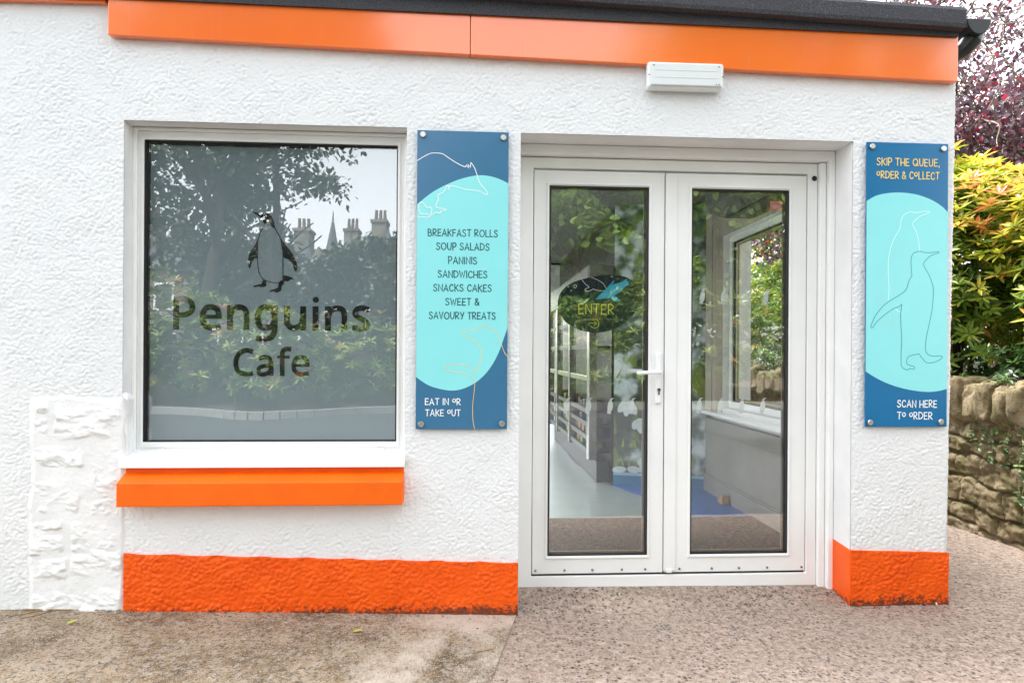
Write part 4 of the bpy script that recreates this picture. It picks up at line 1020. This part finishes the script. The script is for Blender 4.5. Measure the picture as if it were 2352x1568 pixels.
write('To oRDER', TB, 2091, 812, 1568, 1283, 1280, 148, .0046, M['whiteink'], sg2)

bl = thing('bulkhead_light', 'white oblong bulkhead light on the wall above the doors', 'wall light', (1.02, 0, 2.39))
q = MB(); q.box(.835, 1.207, -.056, -.008, 2.392, 2.520); q.build('housing', plain("white_polycarbonate", (.80, .82, .82), .3), bl, bevel=.014, seg=3)
q = MB(); q.box(.848, 1.194, -.066, -.0555, 2.404, 2.509); ln_ = q.build('diffuser', M['lens'], bl, bevel=.004)
q = MB(); [q.box(.868, 1.174, -.0672, -.0662, z, z + .0018) for z in (2.440, 2.474)]; q.build('prism_ribs', M['lens'], ln_)
for x, z in ((.862, 2.497), (1.178, 2.497), (.842, 2.455), (1.200, 2.455), (1.165, 2.412), (1.178, 2.412)):
    q = MB(); q.tube([(x, -.058 if .85 < x < 1.19 else -.054, z), (x, -.0680 if .85 < x < 1.19 else -.0575, z)], .0026, 10); q.build('fixing_screw', M['black'], bl)

# ================================================================== STONE WALL AND PLANTING ON THE RIGHT
sw_ = thing('stone_wall', 'mossy rubble stone retaining wall with upright cope stones beside the path', 'wall', (3.6, 2, -.1))
Yw, Zw = np.meshgrid(np.arange(-2.2, 8.0, .011), np.arange(-.22, .80, .010))
rs = np.random.RandomState(5); best = np.full(Yw.shape, 9.0); sec = np.full(Yw.shape, 9.0); idn = np.zeros(Yw.shape)
stones = []
z = -.2
while z < .8:
    h_ = rs.uniform(.10, .24); y = -2.3 + rs.rand() * .2
    while y < 8.1:
        w_ = rs.uniform(.16, .42); stones.append((y + w_ / 2, z + h_ / 2, w_ / 2, h_ / 2)); y += w_
    z += h_
wy = Yw + .12 * (fbm(Yw * 4, Zw * 4, 12) - .5); wz = Zw + .16 * (fbm(Yw * 3, Zw * 5, 15) - .5)
face = np.zeros(Yw.shape)
for n_, (cy_, cz_, hw, hh_) in enumerate(stones):
    d = np.minimum(hw - np.abs(wy - cy_), hh_ - np.abs(wz - cz_))
    ins = np.clip((d - .002) / .012, 0, 1) ** .7
    face = np.maximum(face, ins * (.020 + .026 * ((n_ * 7919) % 13) / 13 + .03 * (vnoise(Yw * 7 + n_ * 3.3, Zw * 9, n_ % 60))))
face = face + .11 * np.abs(fbm(Yw * 6, Zw * 8, 18, 6) - .48) + .03 * fbm(Yw * 30, Zw * 34, 28, 3) + .03 * fbm(Yw * 2, Zw * 2, 19)
Xw = 3.58 - face + .05 * (Zw + .1)
V = np.stack([Xw, Yw, Zw], axis=2).reshape(-1, 3); nx = Yw.shape[1]; ny = Yw.shape[0]
i, j = np.meshgrid(np.arange(ny - 1), np.arange(nx - 1), indexing='ij'); a = (i * nx + j).ravel()
raw_mesh('wall_face', V, np.stack([a, a + nx, a + nx + 1, a + 1], axis=1), M['rubble'], sw_)
q = MB(); q.box(3.60, 3.78, -2.2, 8.0, -.25, .76); q.build('wall_body', M['mortar'], sw_)
def boulder(name, c_, r_, seed, mat, parent, n=26):
    u = np.linspace(0, math.pi, n); v = np.linspace(0, 2 * math.pi, 2 * n, endpoint=False); U, Vv = np.meshgrid(u, v, indexing='ij')
    d = np.stack([np.sin(U) * np.cos(Vv), np.sin(U) * np.sin(Vv), np.cos(U)], axis=2)
    e = np.sign(d) * np.abs(d) ** .50
    k_ = 1 + .22 * (fbm(d[..., 0] * 2 + seed * 3.1 + 9, d[..., 2] * 2 + d[..., 1] + 9, seed) - .5) * 2 + .16 * (np.abs(fbm(d[..., 1] * 4 + 20 + d[..., 0], d[..., 2] * 4 + 20 + seed, seed + 2, 5) - .48) * 2 - .2)
    P = e * k_[..., None] * np.array(r_) + np.array(c_); nn_ = 2 * n
    i, j = np.meshgrid(np.arange(n - 1), np.arange(nn_), indexing='ij')
    F_ = np.stack([i * nn_ + j, (i + 1) * nn_ + j, (i + 1) * nn_ + (j + 1) % nn_, i * nn_ + (j + 1) % nn_], axis=2).reshape(-1, 4)
    return raw_mesh(name, P.reshape(-1, 3), F_, mat, parent)
y = -2.1; k_ = 0; rg = random.Random(12)
while y < 7.9:
    w_ = rg.uniform(.07, .13); boulder('cope_stone', (3.62 + rg.uniform(-.02, .03), y + w_, .80 + rg.uniform(-.02, .05)), (.17, w_ * 1.02, rg.uniform(.12, .17)), k_, M['rubble'], sw_); y += w_ * 1.9; k_ += 1

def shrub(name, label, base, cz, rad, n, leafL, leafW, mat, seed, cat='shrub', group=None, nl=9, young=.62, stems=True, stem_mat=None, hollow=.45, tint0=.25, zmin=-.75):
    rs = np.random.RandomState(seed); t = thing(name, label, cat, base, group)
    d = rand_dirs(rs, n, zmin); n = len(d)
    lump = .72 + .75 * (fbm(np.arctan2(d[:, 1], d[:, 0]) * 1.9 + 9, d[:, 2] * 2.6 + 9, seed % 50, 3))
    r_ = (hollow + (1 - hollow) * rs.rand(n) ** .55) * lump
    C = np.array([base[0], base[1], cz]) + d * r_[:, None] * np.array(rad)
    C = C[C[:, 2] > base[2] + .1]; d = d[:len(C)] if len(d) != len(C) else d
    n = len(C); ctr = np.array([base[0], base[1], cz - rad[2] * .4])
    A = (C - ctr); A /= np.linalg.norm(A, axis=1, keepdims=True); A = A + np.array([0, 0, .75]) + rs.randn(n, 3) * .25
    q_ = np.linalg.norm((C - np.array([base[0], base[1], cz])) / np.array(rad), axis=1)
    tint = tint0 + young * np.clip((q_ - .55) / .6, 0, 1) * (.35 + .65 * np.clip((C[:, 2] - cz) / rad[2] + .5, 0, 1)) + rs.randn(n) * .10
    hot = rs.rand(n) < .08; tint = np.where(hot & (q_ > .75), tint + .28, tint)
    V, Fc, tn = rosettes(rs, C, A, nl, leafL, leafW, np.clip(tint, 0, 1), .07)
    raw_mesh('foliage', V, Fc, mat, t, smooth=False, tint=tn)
    if stems:
        q = MB(); rg = random.Random(seed)
        for k_ in range(9):
            a = rg.uniform(0, 6.28); e = Vector((base[0] + math.cos(a) * rad[0] * .6, base[1] + math.sin(a) * rad[1] * .6, cz + rad[2] * rg.uniform(-.1, .5)))
            b_ = Vector(base) + Vector((math.cos(a) * .08, math.sin(a) * .08, -.05)); m1 = b_.lerp(e, .4) + Vector((rg.uniform(-.08, .08), rg.uniform(-.08, .08), .1)); m2 = b_.lerp(e, .7) + Vector((rg.uniform(-.08, .08), rg.uniform(-.08, .08), .05))
            q.tube(catmull([tuple(b_), tuple(m1), tuple(m2), tuple(e)], 4), np.linspace(.022, .006, 13), 6)
        q.build('stems', stem_mat or M['redstem'], t, smooth=True)
    return t
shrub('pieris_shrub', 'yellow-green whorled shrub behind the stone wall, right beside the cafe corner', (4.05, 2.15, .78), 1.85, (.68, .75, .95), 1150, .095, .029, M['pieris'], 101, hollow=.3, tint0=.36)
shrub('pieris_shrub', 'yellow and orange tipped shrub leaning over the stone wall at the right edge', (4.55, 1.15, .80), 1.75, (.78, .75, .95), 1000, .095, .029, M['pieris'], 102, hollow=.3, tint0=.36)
shrub('pieris_shrub', 'deep green shrub behind the stone wall, seen through the side window', (4.15, 3.9, .78), 1.5, (.75, .95, .85), 800, .085, .026, M['pieris'], 103, young=.35, tint0=.2)
shrub('pieris_shrub', 'orange tipped shrub farther along the wall, seen through the side window', (4.5, 5.9, .80), 1.7, (.9, 1.0, .95), 800, .09, .028, M['pieris'], 104, young=.5)
shrub('pieris_shrub', 'dark shrub deeper in the bed, glimpsed between the two bright shrubs', (5.6, 2.7, .8), 1.55, (.9, .9, .95), 600, .115, .036, M['pieris'], 105, young=.25, tint0=.1)
# low ground cover along the cope
rs = np.random.RandomState(77); n = 1300
C = np.stack([rs.uniform(3.50, 4.8, n), rs.uniform(-.6, 5.5, n), rs.uniform(.86, 1.18, n)], axis=1)
V, Fc, tn = rosettes(rs, C, np.tile([[-.3, 0, 1.]], (n, 1)) + rs.randn(n, 3) * .3, 7, .05, .02, np.clip(rs.rand(n) * .55, 0, 1), .1)
tag(raw_mesh('ground_cover', V, Fc, M['ivy'], smooth=False, tint=tn), 'low leafy ground cover spilling over the cope stones', 'ground cover', kind='stuff')
def trailer(y0, zlow, seed, n=5, label=''):
    rs = np.random.RandomState(seed); t = thing('trailing_vine', label, 'vine', (3.5, y0, .85)); q = MB(); P, D, N = [], [], []
    for k_ in range(n):
        y = y0 + rs.uniform(-.10, .10); x = 3.60; pts = [(3.66, y, .98), (3.52, y + rs.uniform(-.02, .02), .95)]
        zz = .90; e = zlow + rs.uniform(0, .35)
        while zz > e: y += rs.uniform(-.028, .028); pts.append((3.485 + .05 * zz - rs.uniform(0, .03), y, zz)); zz -= .07
        pts = catmull(pts, 3); q.tube(pts, np.linspace(.0032, .0014, len(pts)), 5)
        for p in pts[3:]:
            for s_ in (-1, 1):
                if rs.rand() < .62: P.append(p); D.append((-.35, s_ * rs.uniform(.5, 1), rs.uniform(-.6, .3))); N.append((-1, 0, .6))
    q.build('vine_stem', M['straw'], t, smooth=True)
    m_ = len(P); V, Fc = leaf_cloud(np.array(P), np.array(D), np.array(N) + rs.randn(m_, 3) * .25, .026 + .018 * rs.rand(m_), .014 + .008 * rs.rand(m_))
    raw_mesh('vine_leaves', V, Fc, M['ivy'], t, smooth=False, tint=np.repeat(rs.rand(m_), 6))
trailer(.86, .10, 31, 7, 'leafy vine trailing thickly down the stone wall at the right edge')
trailer(1.12, .30, 32, 4, 'straggly vine with bare straw stems on the wall near the cafe corner')

def tubes_tree(q, base, h, spread, rg, r0, levels=3, lean=(0, 0), nb=4, curl=.25, tips=None):
    def grow(p, d, L, r, lv):
        pts = [p]; k_ = 5; dd = d
        for i_ in range(k_):
            dd = (dd + Vector((rg.uniform(-1, 1), rg.uniform(-1, 1), rg.uniform(-.6, .9))) * curl).normalized(); pts.append(pts[-1] + dd * L / k_)
        sm = catmull([tuple(v) for v in pts], 3); q.tube(sm, np.linspace(r, r * .5, len(sm)), 6 if lv > 1 else 5)
        if tips is not None and lv <= 1: tips.extend(Vector(s_) for s_ in sm[3:])
        if lv == 0: return
        for b_ in range(nb):
            f_ = rg.uniform(.35, 1.0); st = Vector(sm[int(f_ * (len(sm) - 1))]); a = rg.uniform(0, 6.28)
            nd = (dd + Vector((math.cos(a), math.sin(a), rg.uniform(-.15, .5))) * spread).normalized(); grow(st, nd, L * rg.uniform(.5, .75), r * .48, lv - 1)
    grow(Vector(base), Vector((lean[0], lean[1], 1)).normalized(), h, r0, levels)

# copper-leaved tree above the shrubs
ct = thing('copper_tree', 'purple-leaved tree with tangled grey twigs behind the cafe corner', 'tree', (5.6, 4.4, .8))
rg = random.Random(21); tips = []; q = MB()
for bx_, by_, lx, ly in ((5.5, 4.2, -.12, -.05), (5.85, 4.6, .2, -.1), (5.3, 4.7, -.30, .05), (6.2, 3.9, -.05, -.2)): tubes_tree(q, (bx_, by_, .75), 2.1, .95, rg, .055, 3, (lx, ly), 5, .26, tips)
q.build('trunk', M['bark'], ct, smooth=True)
q = MB(); rs = np.random.RandomState(22); LP = []
for k_ in range(800):                                     # fine hanging twigs
    p = Vector((rs.uniform(4.3, 7.6), rs.uniform(2.7, 6.2), rs.uniform(2.2, 5.6))); d = Vector(rs.randn(3)); d.z = d.z * .5 - .15; d.normalize(); pts = [p]
    for i_ in range(5): d = (d + Vector(rs.randn(3)) * .40).normalized(); pts.append(pts[-1] + d * .12)
    sm = catmull([tuple(v) for v in pts], 3); q.tube(sm, np.linspace(.011 * rs.uniform(.5, 1.1), .003, len(sm)), 5); LP += [sm[i_] for i_ in range(2, len(sm), 1)]
tag(q.build('twig_tangle', M['twig'], ct, smooth=True), kind='stuff')
LP = np.array(LP + [tuple(t_) for t_ in tips]); sel = rs.randint(0, len(LP), 46000); P = LP[sel] + rs.randn(46000, 3) * .07
dens = fbm(P[:, 0] * 1.6 + P[:, 1], P[:, 2] * 1.6, 8, 3); keep = dens > .35; P = P[keep]; n = len(P)
D = rs.randn(n, 3); D[:, 2] -= .4; N = rs.randn(n, 3) + np.array([-.3, -.4, .9])
V, Fc = leaf_cloud(P, D, N, .04 + .035 * rs.rand(n), .028 + .026 * rs.rand(n), .12)
raw_mesh('crown', V, Fc, M['copper'], ct, smooth=False, tint=np.repeat(rs.rand(n), 6))

def tree(name, label, base, crown, rad, n, L, W, mat, seed, bark='darkbark', group=None, clumps=46, trunk_r=.16, gaps=.0, cl=.30, levels=2):
    t = thing(name, label, 'tree', base, group); rs = np.random.RandomState(seed); rg = random.Random(seed)
    q = MB(); cz = crown[2] - rad[2] * .3; lean = ((crown[0] - base[0]) / max(.5, cz - base[2]), (crown[1] - base[1]) / max(.5, cz - base[2]))
    tubes_tree(q, base, max(.8, cz - base[2]), .9, rg, trunk_r, levels, lean, 5, .12); q.build('trunk', M[bark], t, smooth=True)
    d = rand_dirs(rs, clumps, -.8); k_ = len(d); cc = np.array(crown) + d * (rs.rand(k_, 1) ** .45) * np.array(rad)
    cs = cl * (.6 + .8 * rs.rand(k_)) * np.mean(rad)
    idx = rs.randint(0, k_, n); dv = rs.randn(n, 3); dv /= np.linalg.norm(dv, axis=1, keepdims=True)
    P = cc[idx] + dv * (cs[idx] * (.35 + .65 * rs.rand(n) ** .5))[:, None] * np.array([1, 1, .75])
    if gaps: P = P[fbm(P[:, 0] * 1.3 + P[:, 1] * .6, P[:, 2] * 1.3, seed % 40, 3) > gaps]
    n = len(P); D = rs.randn(n, 3); D[:, 2] -= .3; N = rs.randn(n, 3) * .7 + np.array([0, 0, 1.])
    V, Fc = leaf_cloud(P, D, N, L * (.7 + .6 * rs.rand(n)), W * (.7 + .6 * rs.rand(n)), .15)
    raw_mesh('crown', V, Fc, mat, t, smooth=False, tint=np.clip(np.repeat(rs.rand(k_)[idx][:n] * .6 + rs.rand(n) * .4, 6), 0, 1)); return t
tree('broadleaf_tree', 'green broadleaf tree seen through the cafe side window', (7.2, 10.5, 1), (6.4, 10.0, 4.6), (2.4, 2.2, 1.9), 9000, .15, .11, M['leafgreen'], 301)
tree('broadleaf_tree', 'distant pale green tree low on the skyline past the side window', (12.5, 22, 1), (12.0, 22, 3.4), (3.0, 2.0, 2.0), 5000, .22, .16, M['leafgreen'], 302)
hut = thing('garden_hut', 'small grey felt-roofed hut beyond the shrubs, seen through the side window', 'hut', (7.0, 14.0, 1))
q = MB(); q.box(6.3, 8.6, 13, 15, .8, 2.35); q.build('wall', M['kraft'], hut); q = MB(); q.prism([(6.1, 2.30), (6.1, 2.40), (8.8, 2.75), (8.8, 2.64)], 'y', 12.8, 15.2); q.build('roof', M['slate'], hut)

# ================================================================== WHAT THE GLASS REFLECTS: BANK, TREES, TERRACE
gl = 'leafy shrub with reddish tips on the bank across the road, mirrored in the cafe glass'
for k_, (x, y, h_, rx) in enumerate(((-7.8, -12.3, 3.2, 1.3), (-6.0, -12.0, 2.4, 1.2), (-4.2, -11.4, 2.0, 1.2), (-2.4, -12.4, 1.9, 1.2), (-.7, -12.9, 2.0, 1.2), (1.2, -12.6, 2.5, 1.2), (2.6, -12.2, 2.2, 1.2), (4.2, -12.4, 2.7, 1.3), (5.9, -12.9, 3.1, 1.3), (7.6, -13.0, 2.6, 1.4), (9.6, -13.2, 2.8, 1.5))):
    shrub('bank_shrub', gl, (x, y, -.05), h_ * .48, (rx, .9, h_ * .55), 330, .17, .055, M['leafback'], 400 + k_, group='shrubs on the bank across the road', nl=8, young=.55, stems=False, hollow=.5)
tree('dark_tree', 'tall dark leafy tree mirrored at the left of the cafe window', (-6.6, -13.6, .2), (-6.6, -13.4, 7.4), (3.5, 2.0, 5.2), 25000, .16, .11, M['leafdark'], 501, gaps=.37, trunk_r=.2, clumps=110, cl=.24)
tree('dark_tree', 'dark spreading tree mirrored behind the penguin emblem in the window', (-9.8, -20, .6), (-8.6, -20, 8.0), (3.6, 2.0, 6.2), 14000, .2, .14, M['leafdark'], 502, gaps=.38, trunk_r=.2, clumps=70, cl=.24)
tree('dark_tree', 'tall slim dark tree added to keep sky out of the fascia reflection', (-6.2, -18, .6), (-5.0, -17.6, 10.6), (2.4, 2.0, 2.9), 11000, .18, .12, M['leafdark'], 503, trunk_r=.14, clumps=70, cl=.26)  # extra crown, added to block sky mirrored in the fascia's left part
for k_, (x, y, cz_, rx, rz, lb) in enumerate(((.9, -16.0, 4.6, 2.2, 4.0, 'bright green tree mirrored in the left door pane'), (3.6, -15.2, 4.5, 2.5, 4.2, 'large green tree mirrored in the top of both door panes'), (7.4, -15.6, 7.0, 2.7, 6.8, 'tall green tree mirrored in the right door pane'), (11.5, -16.5, 7.2, 2.8, 6.8, 'green tree at the far right of the bank across the road'), (5.2, -19.0, 5.0, 3.8, 5.0, 'big green tree standing behind the others on the bank'), (9.8, -21.0, 5.0, 4.0, 5.0, 'broad low green tree filling the gap at the right of the bank'), (1.8, -22.0, 4.6, 3.4, 4.4, 'broad low green tree filling the gap at the middle of the bank'))):
    tree('green_tree', lb, (x, y, .8), (x, y, cz_), (rx, 2.0, rz), 15000, .24, .18, M['leafgreen'], 600 + k_, trunk_r=.22, clumps=110, cl=.24)
def house(x0, x1, h_, label, rg):
    t = thing('terraced_house', label, 'house', ((x0 + x1) / 2, -42, 0)); Y0, Y1 = -42, -52
    q = MB(); q.box(x0, x1, Y1, Y0, -.2, h_); q.build('wall', M['sandstone'], t)
    q = MB(); q.prism([(Y0 + .3, h_ + .002), ((Y0 + Y1) / 2, h_ + 2.6), (Y1 - .3, h_ + .002)], 'x', x0, x1); rf = q.build('roof', M['slate'], t)
    for cx_ in (x0 + .5, x1 - 1.4):
        q = MB(); q.box(cx_, cx_ + 1.0, -46.0, -44.4, h_ + .6, h_ + 3.4); q.box(cx_ - .08, cx_ + 1.08, -46.1, -44.3, h_ + 3.41, h_ + 3.6); ch = q.build('chimney', M['sandstone'], t)
        for i_ in range(3):
            q = MB(); q.tube([(cx_ + .2 + .3 * i_, -45.2, h_ + 3.6), (cx_ + .2 + .3 * i_, -45.2, h_ + 4.4)], [.13, .10], 8); q.build('chimney_pot', M['pot'], ch)
    for fl in range(3):
        for k_ in range(3):
            cx_ = x0 + (k_ + .5) * (x1 - x0) / 3; z = .8 + fl * 3.0
            if z + 1.8 > h_: continue
            q = MB(); q.frame(cx_ - .7, cx_ + .7, z, z + 1.9, .14, .14, .14, .14, Y0 + .05, Y0 - .02); wn = q.build('window', M['ceiling'], t); q = MB(); q.box(cx_ - .56, cx_ + .56, Y0 - .01, Y0 + .02, z + .14, z + 1.76); q.build('pane', M['pane'], wn)
    for sx_, sh_ in ((.30, 3.2), (.62, 4.6), (.86, 3.6)):
        X_ = x0 + (x1 - x0) * sx_; q = MB(); q.tube([(X_, -43.5, h_ - 1), (X_, -43.5, h_ + .8), (X_, -43.5, h_ + .82), (X_, -43.5, h_ + sh_ - .6), (X_, -43.5, h_ + sh_)], [.55, .55, .72, .06, .03], 8); q.build('turret', M['slate'], t)
    q = MB(); q.prism([(-1.2, h_ - .3), (1.2, h_ - .3), (0, h_ + 2.0)], 'y', Y0 - 2, Y0 + .1); g_ = q.build('gable', M['sandstone'], t)
    for v in g_.data.vertices: v.co.x += (x0 + x1) / 2
rg = random.Random(2)
for x0, x1, h_, lb in ((-30, -21.5, 7.0, 'grey stone terraced house at the far left of the mirrored skyline'), (-21.4, -13, 6.6, 'grey stone terraced house mirrored behind the dark trees'), (-12.9, -7.5, 6.2, 'grey stone house mirrored at the middle of the window skyline'), (-7.4, -1.5, 6.8, 'grey stone house with tall chimneys mirrored at the right of the window'), (-1.4, 7, 6.4, 'grey stone house hidden behind the green trees across the road')): house(x0, x1, h_, lb, rg)
tree('hazy_tree', 'grey-green tree in front of the mirrored stone houses', (-4.6, -32, 0), (-4.8, -32, 4.6), (3.4, 2.5, 2.8), 7000, .3, .22, M['leafdark'], 701, clumps=60)
tree('hazy_tree', 'low grey-green tree left of the mirrored stone houses', (-10.5, -30, 0), (-10.5, -30, 4.2), (3.2, 2.5, 2.6), 6000, .3, .22, M['leafdark'], 702, clumps=60)

# ================================================================== LITTER ON THE GROUND
def fallen(px, py, L, ang, tint, label):
    d = _f + _r * (px - CX) / F_PX - _u * (py - CY) / F_PX; t = (-.095 - _c[2]) / d[2]; p = _c + d * t
    z = float(gz(np.array(p[0]), np.array(p[1]))) + .006
    V, Fc = leaf_cloud(np.array([[p[0], p[1], z]]), np.array([[math.cos(ang), math.sin(ang), .12]]), np.array([[.1, -.2, 1.]]), np.array([L]), np.array([L * .36]), -.12)
    tag(raw_mesh('fallen_leaf', V, Fc, M['fallen'], smooth=False, tint=np.full(6, tint)), label, 'leaf')
fallen(150, 1450, .05, .6, 0, 'yellow-green leaf lying on the concrete below the stone quoin')
fallen(808, 1450, .052, -.1, 0, 'curled yellow leaf lying on the concrete below the orange plinth')
fallen(425, 1432, .03, .3, 1, 'small brown leaf on the concrete left of the yellow leaf')
fallen(1345, 1430, .025, 2.2, 1, 'tiny red-brown leaf on the path in front of the doors')
def twig(pts, r_, label):
    P = []
    for px, py in pts:
        d = _f + _r * (px - CX) / F_PX - _u * (py - CY) / F_PX; t = (-.08 - _c[2]) / d[2]; p = _c + d * t; P.append((p[0], min(p[1], -.012), float(gz(np.array(p[0]), np.array(p[1]))) + r_ + .004))
    q = MB(); q.tube(catmull(P, 5), r_, 6); tag(q.build('dry_twig', M['straw'], smooth=True), label, 'twig')
twig([(60, 1407), (130, 1403), (200, 1408), (285, 1402)], .0035, 'long dry stem along the foot of the stone quoin')
twig([(20, 1428), (70, 1418), (110, 1404)], .003, 'bent dry stem at the left on the concrete')
twig([(45, 1432), (95, 1420), (118, 1408)], .0025, 'thin dry stem beside the bent one on the concrete')
twig([(1838, 1353), (1880, 1362), (1912, 1372)], .0028, 'thin straw on the path at the right door jamb')
twig([(1085, 1482), (1130, 1472)], .002, 'short straw on the pale concrete patch')

rs = np.random.RandomState(90); P = []
for k_ in range(420):
    x = rs.uniform(-2.3, 2.5); y = -.012 - abs(rs.randn()) * .05
    if .24 < x < 1.87: y += .16
    P.append((x, y - (.05 if rs.rand() < .2 else 0) * rs.rand() * 6, 0))
P = np.array(P); P[:, 2] = gz(P[:, 0], P[:, 1]) + .005
D = rs.randn(len(P), 3) * np.array([1, 1, .25]); N = rs.randn(len(P), 3) * .5 + np.array([0, 0, 1.])
V, Fc = leaf_cloud(P, D, N, .006 + .016 * rs.rand(len(P)) ** 2, .003 + .006 * rs.rand(len(P)), .3)
tag(raw_mesh('leaf_litter', V, Fc, m_leaf("litter_bits", [(0, (.05, .035, .02)), (.5, (.16, .10, .05)), (.8, (.40, .33, .24)), (1, (.70, .66, .60))], .05), smooth=False, tint=np.repeat(rs.rand(len(P)), 6)), 'fine dry litter and grit gathered along the foot of the wall', 'litter', kind='stuff')
